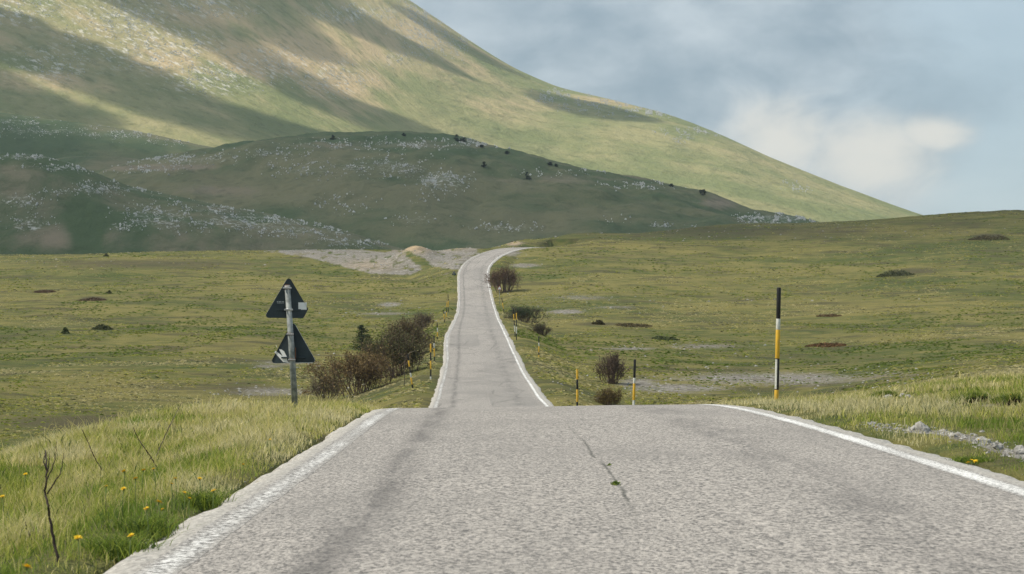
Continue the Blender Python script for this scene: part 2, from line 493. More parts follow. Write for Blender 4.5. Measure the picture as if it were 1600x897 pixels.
def road_c(d): return 1 / np.sqrt(1 + np.interp(d, _g, _tan) ** 2)


def road_surface(lat, d):
    """crossfall near the crest, small crown elsewhere"""
    return road_z(d) + 0.012 * lat * (1 - sst(40, 70, d)) - 0.006 * np.abs(lat) * sst(40, 70, d)


# ------------------------------------------------------------------ ground heights (relative to the camera)
TU = [-4500, -800, -500, -200, -60, 30, 100, 400, 800, 1600, 4500]
TD = [0, 10, 15, 22, 30, 36, 45, 60, 80, 100, 140, 200, 280, 360, 440, 480, 520, 560, 600, 660, 760]
TZ = {
    -4500: [-3, -4, -4.5, -4.8, -5, -5, -5, -5, -5, -5, -5, -4, 0, 6, 14, 17, 18.5, 19, 19, 16, 8],
    -800: [-3, -3.4, -3.8, -4.2, -4.6, -4.9, -5, -5.1, -5.1, -5.05, -4.8, -2.9, 1.1, 7.2, 14.6, 17.6, 19.0, 19.6, 19.4, 15, 6],
    -500: [-3, -3.4, -3.8, -4.2, -4.6, -4.9, -5, -5.1, -5.1, -5.1, -4.95, -2.9, 1.0, 7.0, 14.8, 18.6, 20.6, 21.6, 21.5, 17, 8],
    -200: [-3, -3.4, -3.6, -4.0, -4.2, -4.4, -4.6, -4.9, -5.1, -5.2, -5.0, -3.0, 0.5, 6.2, 14.2, 18.4, 20.4, 21.5, 21.5, 17, 8],
    -60: [-2, -2, -2, -2, -2, -2.2, -3, -4, -4.6, -4.8, -4.6, -2.6, 1.0, 6.8, 15.5, 19.0, 20.2, 20.6, 20.0, 16, 8],
    30: [-2, -2, -2, -2, -2, -2.2, -3, -4, -4.7, -4.9, -4.8, -2.6, 1.4, 7.4, 17.0, 22.0, 22.9, 23.5, 23.0, 19, 10],
    100: [-1.4, -1.4, -1.4, -1.4, -1.6, -1.9, -2.8, -3.8, -4.5, -4.8, -4.7, -2.6, 1.6, 8.0, 17.0, 22.2, 25.2, 26.2, 26.5, 24, 16],
    400: [-1.2, -1.2, -1.22, -1.24, -1.24, -1.36, -1.72, -2.4, -3.4, -4.0, -4.6, -3.3, 1.0, 7.6, 16.2, 21.6, 26.4, 30.0, 31.6, 30, 22],
    800: [-1.2, -1.2, -1.18, -1.08, -.93, -.93, -1.12, -1.5, -1.75, -2.1, -2.7, -2.1, 1.6, 8.4, 17.6, 22.8, 28.2, 33.0, 35.4, 35, 28],
    1600: [-1.0, -.95, -.8, -.5, -.2, 0, 0, -.2, -.4, -.6, -.8, 0.5, 4, 12, 22, 28, 33, 38, 41, 42, 36],
    4500: [-1.0, -.6, -.3, 0, .6, 1, 1.4, 2, 2.4, 3, 4, 6, 10, 18, 28, 33, 38, 43, 47, 50, 44]}
_fd = np.concatenate([np.linspace(0, 60, 121)[:-1], np.linspace(60, 780, 361)])
_TB = []
for u_ in TU:
    lf = np.interp(_fd, TD, TZ[u_])
    for s_, a_ in ((9, 0), (9, 1)):
        k = np.ones(s_) / s_
        lf = np.convolve(np.concatenate([np.full(s_ // 2, lf[0]), lf, np.full(s_ // 2, lf[-1])]), k, mode='valid')
    _TB.append(lf)
_TB = np.array(_TB)
_TUa = np.array(TU, float)


def base_z(u, d):
    u = np.clip(u, -4499, 4499); d = np.clip(d, 0, 779)
    i = np.clip(np.searchsorted(_TUa, u) - 1, 0, len(TU) - 2)
    f = (u - _TUa[i]) / (_TUa[i + 1] - _TUa[i]); f = f * f * (3 - 2 * f)
    fi = np.interp(d, _fd, np.arange(len(_fd))); j = np.clip(np.floor(fi).astype(int), 0, len(_fd) - 2); g = fi - j
    a = _TB[i, j] * (1 - g) + _TB[i, j + 1] * g
    b = _TB[i + 1, j] * (1 - g) + _TB[i + 1, j + 1] * g
    return a + (b - a) * f


def gz(x, d, detail=True):
    """ground height (camera-relative) at world x, depth d"""
    x = np.asarray(x, float); d = np.asarray(d, float)
    u = x / np.maximum(d, 1.0) * F
    z = base_z(u, d)
    far = sst(60, 140, d)
    # meadow terraces, mounds, hollows
    z = z + far * (0.75 * np.exp(-((d - 246 - 12 * np.sin(x / 30.)) / 13.) ** 2) * sst(-6, -30, x)
                   - 0.6 * np.exp(-((d - 276) / 14.) ** 2) * sst(-6, -30, x))
    z = z + far * 1.6 * (fbm(x / 46., d / 60., 3, 3) - .5) * sst(0, 40, 600 - d + 30)
    z = z + far * 0.55 * (fbm(x / 11., d / 15., 21, 3) - .5)
    if detail:
        z = z + (0.10 + 0.16 * far) * (fbm(x / 2.4, d / 2.6, 31, 3) - .5)
    # scree bank and sandy mounds left of the bend
    mx, md = (650 - 800) * 455 / F, 455.
    z = z + 3.0 * np.exp(-((x - mx) / 5.) ** 2 - ((d - md) / 10.) ** 2) + 1.3 * np.exp(-((x + 11) / 8.) ** 2 - ((d - 470) / 9.) ** 2)
    z = z - 1.8 * np.exp(-((x + 14.5) / 7.) ** 2 - ((d - 412) / 16.) ** 2)
    z = z + 1.5 * np.exp(-((x - 3.5) / 5.) ** 2 - ((d - 432) / 12.) ** 2) * 0.6
    sc = np.exp(-((x + 34) / 20.) ** 2) * sst(395, 415, d) * sst(470, 450, d)
    z = z + sc * (0.9 * (fbm(x / 2.2 + d / 9., d / 9., 811, 4) - .5))
    # road bed with verge, embankment and cutting
    s = (x - road_x(d)) * road_c(d); a = np.abs(s); rz = road_surface(np.clip(s, -3.1, 3.1), d)
    near = 1 - sst(42, 74, d)
    left = s < 0
    l = np.maximum(a - np.where(left, 3.05, 3.12), 0)
    shw = np.where(left, 3.7 * near + 1.1 * (1 - near), 0.5 * near + 1.0 * (1 - near)) + 0.5 * (vnoise(d / 6., x * 0, 9) - .5)
    k = np.where(left, 0.34, 0.36)
    over = np.maximum(l - shw, 0)
    over = over * over / (over + 0.5)
    bank = np.where(left, np.interp(d, [24, 29, 33, 37, 45], [-.37, -.33, -.22, -.06, .15]), 0.02) * sst(0.1, 2.6, l) * near
    rz = rz - 0.06 * sst(.40, 0, l)
    lo = rz + bank - k * over
    hi = rz + bank + 0.02 + 0.42 * over
    rough = (0.06 * (fbm(x / .8, d / .8, 77, 3) - .5)) * sst(0.1, 0.8, l)
    dead = sst(482, 470, d)
    zc = np.clip(z, lo, hi)
    z = z + (zc - z) * dead + rough * sst(80, 30, d)
    return np.where((a < np.where(left, 3.12, 3.2)) & (d < 480), np.minimum(z, rz - 0.05), z)


def W(x, d, zrel): return Vector((float(x), float(d), float(zrel) + CZ))


def at_px(px, py, d):
    return np.array([(px - 800) * d / F, d, (HY - py) * d / F + CZ])


_hd = np.concatenate([np.arange(8, 60, 0.1), np.arange(60, 620, 0.5)])


def hit(px, py, dmin=8.0):
    """depth where the ray through a photo pixel first meets the ground"""
    dd = _hd[_hd >= dmin]
    zz = gz((px - 800) * dd / F, dd)
    ray = (HY - py) * dd / F
    i = np.argmax(zz >= ray)
    return float(dd[i]) if zz[i] >= ray[i] else float(dd[-1])


def _strip_fit():
    a, b = hit(1353, 662), hit(1600, 710)
    sa = (1353 - 800) * a / F - float(road_x(a)); sb = (1600 - 800) * b / F - float(road_x(b))
    return a, sa, b, sb


_SF = _strip_fit()


def strip_s(d):
    """lateral place of the washed-out stony strip on the right verge"""
    a, sa, b, sb = _SF
    return sa + (sb - sa) * (d - a) / (b - a) + 0.10 * np.sin(d * 1.3)


# masks painted on the terrain, given by where they lie in the valley
def ell(px, py, lst):
    m = np.zeros_like(px)
    for cx, cy, rx, ry, s in lst:
        m = np.maximum(m, s * np.exp(-((px - cx) / rx) ** 2 - ((py - cy) / ry) ** 2))
    return m


GRAVEL = [(1200, 592, 230, 15, .75), (1060, 606, 120, 12, .75), (1380, 585, 100, 9, .55), (1000, 600, 50, 16, .75), (985, 545, 70, 4, .68), (1100, 541, 90, 7, .62),
          (885, 487, 40, 5, .85), (960, 480, 70, 4, .6), (905, 465, 80, 6, .6), (430, 612, 110, 10, .68), (450, 566, 80, 7, .62), (610, 476, 30, 6, .75), (600, 490, 90, 4, .6),
          (700, 500, 60, 3, .4), (420, 572, 45, 6, .6), (820, 415, 35, 5, .75), (800, 395, 22, 9, .75), (700, 428, 30, 4, .5), (1250, 470, 200, 3, .35), (750, 465, 10, 3, .2)]
HEATH_SHADE = [(150, 660, 240, 20, .80), (380, 610, 110, 14, .7), (380, 600, 80, 14, .6), (420, 565, 60, 12, .5), (1290, 560, 260, 12, .45), (1150, 362, 450, 20, .62), (1000, 400, 160, 8, .45), (1480, 350, 200, 12, .52), (230, 412, 280, 12, .7), (70, 455, 20, 4, .95), (145, 466, 26, 4, .95),  # heath patches; the far hilltop bands also carry cloud shade as colour
         (110, 494, 22, 4, .6), (80, 514, 40, 5, .6), (940, 506, 60, 4, .8), (1010, 528, 60, 5, .55), (1300, 538, 50, 5, .6), (1120, 440, 70, 10, .45), (980, 460, 70, 7, .4),
         (1430, 424, 60, 6, .85), (1545, 369, 38, 5, .95), (1330, 462, 90, 5, .35), (660, 505, 30, 8, .3), (250, 425, 300, 12, .35), (650, 620, 40, 12, .5), (690, 600, 14, 20, .5)]
SAND = [(645, 386, 30, 9, 1.0), (700, 384, 40, 6, .8), (620, 388, 40, 4, .8), (755, 385, 30, 4, .7), (800, 380, 25, 5, .9), (575, 415, 40, 8, .4)]


def scree_mask(px, py):
    up = np.interp(px, [380, 420, 500, 560, 600, 650, 700, 800], [392, 388, 387, 388, 392, 378, 379, 381])
    dn = np.interp(px, [380, 420, 480, 540, 580, 640, 670, 715, 760], [393, 396, 404, 420, 430, 432, 418, 424, 400])
    m = sst(0, 4, py - up) * sst(-1, 4, dn - py) * sst(395, 430, px) * sst(770, 735, px)
    gap = np.exp(-((px - 655) / 24.) ** 2 - ((py - 408 - (px - 655) * .55) / 7.) ** 2)
    return m * (1 - .85 * gap) * (1 - .5 * sst(.48, .70, fbm(px / 7., py / 2.5, 821, 4)))


def build_ground():
    us = np.concatenate([-np.geomspace(4400, 960, 26), np.arange(-920, 921, 4.4), np.geomspace(960, 4400, 26)])
    ds = np.concatenate([np.geomspace(2.5, 60, 260)[:-1], np.geomspace(60, 250, 240)[:-1], np.linspace(250, 560, 210)[:-1], np.linspace(560, 770, 36)])
    U, D = np.meshgrid(us, ds)
    X = U * D / F
    Z = gz(X, D)
    PX = U + 800; PY = HY - Z * F / D
    mid = sst(60, 90, D)
    g = ell(PX, PY, GRAVEL) * mid
    g = np.maximum(g, scree_mask(PX, PY) * sst(330, 360, D) * 0.9)
    sd = ell(PX, PY, SAND) * sst(380, 400, D)
    g = np.maximum(g, sd)
    # loose stones worn out of the right verge, and bare soil pockets
    s = (X - road_x(D)); nearm = sst(62, 45, D)
    strip = np.exp(-((s - strip_s(D)) / 0.16) ** 2) * sst(12, 15, D) * sst(27, 21, D)
    pock = np.exp(-((PX - 1545) / 45.) ** 2 - ((PY - 634) / 6.) ** 2) + .6 * np.exp(-((PX - 1400) / 45.) ** 2 - ((PY - 622) / 4.) ** 2)
    g = np.maximum(g, nearm * np.maximum(.85 * strip, 0.5 * pock * (s > 0)))
    edge = np.exp(-((np.abs(s) - 3.02) / .08) ** 2) * sst(480, 470, D)
    g = np.maximum(g, edge * .75)
    h = ell(PX, PY, HEATH_SHADE) * mid
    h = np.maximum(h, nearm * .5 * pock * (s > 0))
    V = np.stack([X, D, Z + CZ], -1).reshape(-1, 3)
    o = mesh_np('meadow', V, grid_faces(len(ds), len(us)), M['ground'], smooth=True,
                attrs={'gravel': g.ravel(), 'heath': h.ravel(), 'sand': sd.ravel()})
    tag(o, 'rolling green and straw coloured meadow either side of the road', 'meadow', kind='structure')
    pb = MB()
    n = 24
    vs = [(-4200 + 8400 * i / n, -400 + 4900 * j / n, -7.0) for j in range(n + 1) for i in range(n + 1)]
    pb.add(vs, [(j * (n + 1) + i, j * (n + 1) + i + 1, (j + 1) * (n + 1) + i + 1, (j + 1) * (n + 1) + i) for j in range(n) for i in range(n)])
    tag(pb.build('valley_floor', M['ground']), 'low valley floor behind the meadow', 'terrain', kind='structure')


build_ground()


def build_road():
    dd = np.concatenate([np.arange(-12, 8, 0.5), np.arange(8, 44, 0.15), np.arange(44, 60, .5), np.arange(60, 250, 1.0), np.arange(250, 483, 1.6)])
    al = dd
    wig = lambda sgn, sd: 0.20 * (fbm(dd / .5, dd * 0 + sgn * 7, sd, 3) - .5) + 0.22 * (fbm(dd / 7., dd * 0 + sgn * 3, sd + 5, 2) - .5) * sst(20, 80, dd)
    lat0 = np.array([-1, -.965, -.93, -.89, -.8, -.6, -.4, -.2, 0, .2, .4, .6, .8, .89, .93, .965, 1])
    hl = 3.10 + wig(-1, 41) + 0.25 * sst(190, 205, dd) * sst(0, 1, 1) * 0 + .35 * np.exp(-((dd - 190) / 24.) ** 2)
    hr = 3.16 + wig(1, 51)
    L = np.where(lat0[None, :] < 0, lat0[None, :] * hl[:, None], lat0[None, :] * hr[:, None])
    D = np.repeat(dd[:, None], len(lat0), 1)
    c = road_c(dd)[:, None]; tn = np.interp(dd, _g, _tan)[:, None]
    X = road_x(dd)[:, None] + L * c
    Y = D - L * c * tn
    Z = road_surface(L, D)
    Z = Z + 0.02 * (fbm(X / 1.6, D / 3., 61, 2) - .5) * sst(2.2, 1.6, np.abs(L))
    Z[:, 0] -= .09; Z[:, -1] -= .09; Z[:, 1] -= .012; Z[:, -2] -= .012
    V = np.stack([X, Y, Z + CZ], -1).reshape(-1, 3)
    o = mesh_np('road', V, grid_faces(len(dd), len(lat0)), M['road'], smooth=True,
                attrs={'lat': L.ravel(), 'along': D.ravel()})
    tag(o, 'narrow worn asphalt road running over the crest and up to the bend', 'road', kind='structure')
    for side, nm, mt in ((-1, 'edge_line', M['line_l']), (1, 'edge_line', M['line_r'])):
        hw = hl if side < 0 else hr
        jag = lambda sd: 0.022 * (fbm(dd / .35, dd * 0, sd, 2) - .5)
        cen = 2.72 + 0.05 * (fbm(dd / 9., dd * 0, 90 + side, 2) - .5) + .3 * np.exp(-((dd - 190) / 24.) ** 2) * (side < 0)
        a = side * (cen - .11 + jag(91)); b = side * (cen + .11 + jag(95))
        rows = []
        for q in np.linspace(0, 1, 6):
            lt = a + (b - a) * q
            x = road_x(dd) + lt * c[:, 0]; y = dd - lt * c[:, 0] * tn[:, 0]
            z = road_surface(lt, dd) + .0012 + .00004 * dd
            rows.append(np.stack([x, y, z + CZ], -1))
        V = np.stack(rows, 1).reshape(-1, 3)
        mesh_np(nm, V, grid_faces(len(dd), 6), mt, parent=o, smooth=True, attrs={'q': np.tile(np.linspace(0, 1, 6), len(dd))})


build_road()

# ------------------------------------------------------------------ hills and mountain
hill_grids = {}


def build_hill(key, name, sky_px, sky_py, Dr, Df, zf, mat, px_rng, ncol, nrow, shape=1.6, gully=4.0, masks=None, label='', back=0.45, rough=1.0, px_pad=None, seedv=0, fan=None):
    px = np.linspace(px_rng[0], px_rng[1], ncol)
    vr = HY - np.interp(px, sky_px, sky_py)
    k = np.exp(-np.linspace(-2, 2, 15) ** 2); k /= k.sum()
    vr = np.convolve(np.pad(vr, 7, mode='edge'), k, mode='valid')
    dr = np.interp(px, *Dr) if isinstance(Dr, tuple) else np.full(ncol, float(Dr))
    df = np.interp(px, *Df) if isinstance(Df, tuple) else np.full(ncol, float(Df))
    t = np.concatenate([np.linspace(0, 1, nrow), 1 + np.linspace(0, 1, nrow // 4)[1:]])
    T, PX = np.meshgrid(t, px, indexing='ij')
    DR = dr[None, :]; DF = df[None, :]
    D = DF + (DR - DF) * np.minimum(T, 1) + (DR - DF) * back * np.maximum(T - 1, 0)
    zr = vr * dr / F
    zfr = np.minimum(zf, zr - 4)[None, :]
    ZR = zr[None, :]
    tt = np.minimum(T, 1)
    S = 1 - (1 - tt) ** shape if shape >= 1 else tt ** (1 / shape)
    Z = zfr + (ZR - zfr) * S
    X = (PX - 800) * D / F
    env = np.sin(np.pi * np.clip(tt, 0, 1)) ** 0.8 * (T < 1)
    n = fbm(X / (70 * rough), D / (110 * rough), 100 + seedv, 5, .5) - .5
    n2 = fbm(X / (16 * rough), D / (26 * rough), 140 + seedv, 4, .55) - .5
    Z = Z + gully * 2.0 * n * env + gully * 0.45 * n2 * (0.25 + env)
    Z = Z - np.maximum(T - 1, 0) ** 1.5 * (0.75 * (ZR - zfr)) - np.where(T > 1, 0, 0)
    PYv = HY - Z * F / D
    mk = {'rock': np.zeros_like(Z), 'dry': np.zeros_like(Z)}
    if masks:
        for nm, fn in masks.items():
            mk[nm] = fn(PX, PYv, T, Z)
    Vt = np.stack([X, D, Z + CZ], -1)
    at = {k_: v.ravel() for k_, v in mk.items()}
    o = mesh_np(name, Vt.reshape(-1, 3), grid_faces(len(t), ncol), mat, smooth=True, attrs=at)
    if fan:
        ang = np.arctan2(fan[1] - PYv, fan[0] - PX); r = np.hypot(fan[1] - PYv, fan[0] - PX)
        fwv = o.data.attributes.new('fanw', 'FLOAT', 'POINT'); fwv.data.foreach_set('value', sst(760, 500, PX).astype(np.float32).ravel())
        a = o.data.attributes.new('streak', 'FLOAT_VECTOR', 'POINT')
        a.data.foreach_set('vector', np.stack([ang * 34., r / 95., Z * 0], -1).astype(np.float32).ravel())
    tag(o, label, 'hill' if name != 'mountain' else 'mountain', kind='structure')
    hill_grids[key] = (Vt, PX, PYv, T)
    return o


R_A = [(30, 315, 40, 12, .9), (40, 350, 40, 16, .9), (100, 300, 60, 6, .6), (150, 295, 40, 10, .9), (40, 245, 60, 5, .8), (120, 262, 90, 6, .8), (220, 295, 60, 6, .6), (380, 345, 110, 16, .8), (250, 340, 70, 22, .75),
       (190, 355, 25, 8, .8), (450, 360, 90, 10, .7), (540, 378, 50, 8, .7), (330, 330, 50, 8, .6)]
R_D = [(690, 282, 40, 16, 1.), (620, 262, 60, 16, .7), (560, 262, 40, 8, .75), (480, 265, 60, 14, .6), (420, 240, 60, 8, .6), (300, 250, 110, 8, .7), (650, 345, 40, 8, .7), (790, 355, 50, 8, .75), (660, 310, 40, 10, .45),
       (1000, 290, 50, 7, .6), (1215, 342, 50, 8, 1.), (1030, 352, 20, 4, .9), (1075, 356, 14, 3, .6), (600, 225, 120, 10, .5), (740, 225, 60, 8, .5), (540, 320, 60, 16, .35), (860, 270, 80, 8, .35), (960, 345, 40, 8, .2), (230, 265, 60, 8, .5)]
R_C = [(60, 205, 110, 9, .65), (180, 210, 110, 8, .55), (20, 190, 50, 8, .6), (250, 222, 60, 6, .4)]
R_M = [(190, 30, 60, 30, .9), (250, 75, 80, 30, .8), (330, 120, 70, 26, .6), (40, 15, 60, 20, .7), (330, 15, 70, 12, .6), (430, 100, 60, 30, .5), (520, 120, 60, 30, .5), (660, 35, 40, 50, .75), (700, 60, 30, 30, .6), (560, 20, 70, 16, .55),
       (870, 150, 40, 10, .9), (930, 165, 60, 10, .7), (1000, 175, 60, 8, .9), (1090, 205, 60, 6, .8), (1065, 217, 20, 6, .5), (300, 5, 80, 14, .5), (620, 90, 40, 16, .4), (1240, 290, 30, 10, .3), (80, 100, 60, 26, .4), (140, 60, 50, 20, .4)]
DRY_M = [(450, 90, 120, 34, .75), (540, 130, 80, 28, .7), (560, 170, 70, 20, .4), (330, 30, 60, 20, .4), (70, 130, 90, 18, .5), (600, 60, 140, 50, .35), (900, 160, 200, 20, .35), (1130, 250, 120, 16, .35), (1000, 240, 120, 20, .25), (260, 90, 90, 30, .3), (700, 110, 80, 60, .2)]

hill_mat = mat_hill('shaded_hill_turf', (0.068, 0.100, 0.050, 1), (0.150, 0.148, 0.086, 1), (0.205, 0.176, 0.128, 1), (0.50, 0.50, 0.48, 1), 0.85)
mtn_mat = mat_hill('mountain_turf', (0.220, 0.240, 0.105, 1), (0.370, 0.330, 0.165, 1), (0.530, 0.405, 0.235, 1), (0.70, 0.66, 0.58, 1), 0.22, 0.3, streak=True)

build_hill('M', 'mountain', [-900, 0, 300, 500, 640, 720, 800, 870, 960, 1050, 1130, 1200, 1300, 1400, 1435, 1600, 2400],
           [-215, -210, -150, -72, 0, 55, 105, 136, 157, 180, 212, 245, 285, 322, 334, 388, 480],
           ([-900, 640, 1435, 2400], [3150, 3050, 2500, 2400]), ([-900, 900, 1435, 2400], [1850, 1850, 1900, 1900]), 62.0, mtn_mat, (-900, 2400), 620, 300,
           shape=1.22, gully=7.0, rough=2.0, seedv=0, fan=(915, 385), label='huge grassy mountainside with pale rock streaks behind everything',
           masks={'rock': lambda px, py, t, z: ell(px, py, R_M) + .06 + .10 * sst(700, 200, px), 'dry': lambda px, py, t, z: ell(px, py, DRY_M) + .34 * sst(250, 60, py)})
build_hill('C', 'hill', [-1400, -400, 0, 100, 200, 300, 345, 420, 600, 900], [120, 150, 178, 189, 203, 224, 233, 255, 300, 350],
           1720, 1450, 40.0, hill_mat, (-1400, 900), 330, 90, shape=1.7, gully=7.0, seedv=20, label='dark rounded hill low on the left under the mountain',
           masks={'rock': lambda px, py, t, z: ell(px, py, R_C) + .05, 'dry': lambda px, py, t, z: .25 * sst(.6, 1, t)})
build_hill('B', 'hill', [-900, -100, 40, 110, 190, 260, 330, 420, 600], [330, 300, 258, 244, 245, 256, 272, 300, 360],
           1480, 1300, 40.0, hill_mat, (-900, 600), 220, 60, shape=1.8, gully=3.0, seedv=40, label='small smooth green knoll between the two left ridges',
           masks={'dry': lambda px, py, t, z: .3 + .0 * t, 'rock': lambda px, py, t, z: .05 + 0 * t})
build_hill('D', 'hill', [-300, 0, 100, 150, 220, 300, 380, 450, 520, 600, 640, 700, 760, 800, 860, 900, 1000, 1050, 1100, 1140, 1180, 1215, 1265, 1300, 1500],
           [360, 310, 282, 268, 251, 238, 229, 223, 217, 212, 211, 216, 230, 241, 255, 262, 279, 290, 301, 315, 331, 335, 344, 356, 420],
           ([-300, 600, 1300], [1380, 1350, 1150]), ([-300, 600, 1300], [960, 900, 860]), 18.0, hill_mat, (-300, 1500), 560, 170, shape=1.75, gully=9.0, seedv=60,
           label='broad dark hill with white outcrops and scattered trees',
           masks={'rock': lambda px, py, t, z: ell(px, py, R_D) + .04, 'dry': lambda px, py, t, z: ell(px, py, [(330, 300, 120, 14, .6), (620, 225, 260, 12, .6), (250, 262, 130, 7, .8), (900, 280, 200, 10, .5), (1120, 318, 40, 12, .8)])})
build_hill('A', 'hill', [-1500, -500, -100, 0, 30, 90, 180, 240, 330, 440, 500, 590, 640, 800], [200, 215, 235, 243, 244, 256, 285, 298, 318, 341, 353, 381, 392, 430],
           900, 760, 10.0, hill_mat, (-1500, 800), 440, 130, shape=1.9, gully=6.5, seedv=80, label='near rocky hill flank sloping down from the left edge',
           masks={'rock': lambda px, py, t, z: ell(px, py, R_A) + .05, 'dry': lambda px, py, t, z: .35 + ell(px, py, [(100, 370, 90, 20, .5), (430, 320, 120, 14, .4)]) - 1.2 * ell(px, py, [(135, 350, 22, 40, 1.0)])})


def rock_verts(n, size, flat=0.8):
    """n irregular octahedra, returns (n,6,3)"""
    b = np.array([[1, 0, 0], [0, 1, 0], [-1, 0, 0], [0, -1, 0], [0, 0, 1], [0, 0, -.6]], float)
    v = b[None] * rng.uniform(.45, 1.15, (n, 6, 1)) + rng.uniform(-.25, .25, (n, 6, 3))
    v = v * size[:, None, None] * np.array([1, 1, flat])
    a = rng.uniform(0, 6.28, n); c, s = np.cos(a), np.sin(a)
    x = v[..., 0] * c[:, None] - v[..., 1] * s[:, None]; y = v[..., 0] * s[:, None] + v[..., 1] * c[:, None]
    return np.stack([x, y, v[..., 2]], -1)


OCT = np.array([[0, 1, 4], [1, 2, 4], [2, 3, 4], [3, 0, 4], [1, 0, 5], [2, 1, 5], [3, 2, 5], [0, 3, 5]])


def scatter_rocks(name, P, size, mat, label, flat=.85):
    n = len(P)
    v = rock_verts(n, size, flat) + P[:, None, :]
    f = OCT[None] + (np.arange(n) * 6)[:, None, None]
    return tag(mesh_np(name, v.reshape(-1, 3), f.reshape(-1, 3), mat), label, 'rocks', kind='stuff')


def hill_points(key, n, lst, thr=.35, base=0.0, nscale=6.0, seedv=1):
    Vt, PX, PY, T = hill_grids[key]
    w_ = ell(PX, PY, lst) + base
    cl = fbm(PX / nscale, PY / (nscale * .8), 300 + seedv, 3)
    w_ = np.clip(w_ - thr * .3, 0, 1) * np.clip((cl - .47) * 6, 0, 1) * (T < 1.01) * (PX > -40) * (PX < 1640)
    w_ = w_[:-1, :-1].ravel(); w_ = w_ / w_.sum()
    idx = rng.choice(len(w_), n, p=w_)
    nc = Vt.shape[1] - 1; i, j = idx // nc, idx % nc
    a, b = rng.random(n)[:, None], rng.random(n)[:, None]
    return Vt[i, j] * (1 - a) * (1 - b) + Vt[i + 1, j] * a * (1 - b) + Vt[i, j + 1] * (1 - a) * b + Vt[i + 1, j + 1] * a * b


for key, n, lst, s0, s1, lab in (('A', 3600, R_A, .16, .62, 'white limestone rocks strewn over the near left hill flank'),
                                 ('D', 5600, R_D, .18, .85, 'white limestone outcrops strewn over the broad dark hill'),
                                 ('C', 900, R_C, .25, .8, 'pale rocks strewn over the dark left back hill'),
                                 ('M', 15000, R_M, .28, 1.15, 'pale rocks strewn over the sunlit mountainside')):
    P = hill_points(key, n, lst, base=.05 if key != 'M' else .03, seedv=len(lab))
    sz = s0 + (s1 - s0) * rng.random(n) ** 2.5
    P[:, 2] += sz * .15
    scatter_rocks('hill_rocks' if key != 'M' else 'mountain_rocks', P, sz, M['hillrock'], lab, 1.25)

# ------------------------------------------------------------------ unseen clouds above the frame, shaped from the shade they cast on hills and mountain
CLOUD_Z = 900.0
m_cl, t_ = new_mat('cloud_vapour')
vol = t_.n('ShaderNodeVolumePrincipled', {'Color': (0.95, 0.96, 1.0, 1), 'Density': 0.035, 'Anisotropy': 0.6})
t_.n('ShaderNodeOutputMaterial', {1: vol.outputs[0]})
try:
    m_cl.cycles.homogeneous_volume = True
except Exception:
    pass


def cloud_mesh(name, x0, y0, cell, T, label):
    ny, nx = T.shape
    T = np.maximum(T, 0); T[0, :] = T[-1, :] = 0; T[:, 0] = T[:, -1] = 0
    X, Y = np.meshgrid(x0 + cell * np.arange(nx), y0 + cell * np.arange(ny))
    bump = 8 * fbm(X / 60., Y / 60., 401, 3) * np.clip(T / 30., 0, 1)
    top = np.stack([X, Y, CLOUD_Z + .75 * T + bump], -1).reshape(-1, 3)
    bot = np.stack([X, Y, CLOUD_Z - .25 * T], -1).reshape(-1, 3)
    pos = (T > 0).ravel()
    n = nx * ny
    bi = np.where(pos, np.arange(n) + n, np.arange(n))
    q = grid_faces(ny, nx)
    q = q[pos[q].any(1)]
    V = np.concatenate([top, bot]); Fc = np.concatenate([q, bi[q][:, ::-1]])
    used = np.unique(Fc); re = np.full(len(V), -1); re[used] = np.arange(len(used))
    o = mesh_np(name, V[used], re[Fc], m_cl, smooth=True)
    return tag(o, label, 'cloud', kind='structure')


def seg_field(px, py, pts):
    """pts: (x, y, half width) along a shadow streak; 1 on the axis, 0 at its edge"""
    best = np.full(px.shape, -9.0)
    for (xa, ya, wa), (xb, yb, wb) in zip(pts[:-1], pts[1:]):
        dx, dy = xb - xa, yb - ya
        t = np.clip(((px - xa) * dx + (py - ya) * dy) / (dx * dx + dy * dy), 0, 1)
        dist = np.hypot(px - xa - t * dx, py - ya - t * dy); wd = wa + (wb - wa) * t
        best = np.maximum(best, 1 - (dist / wd) ** 2)
    return best


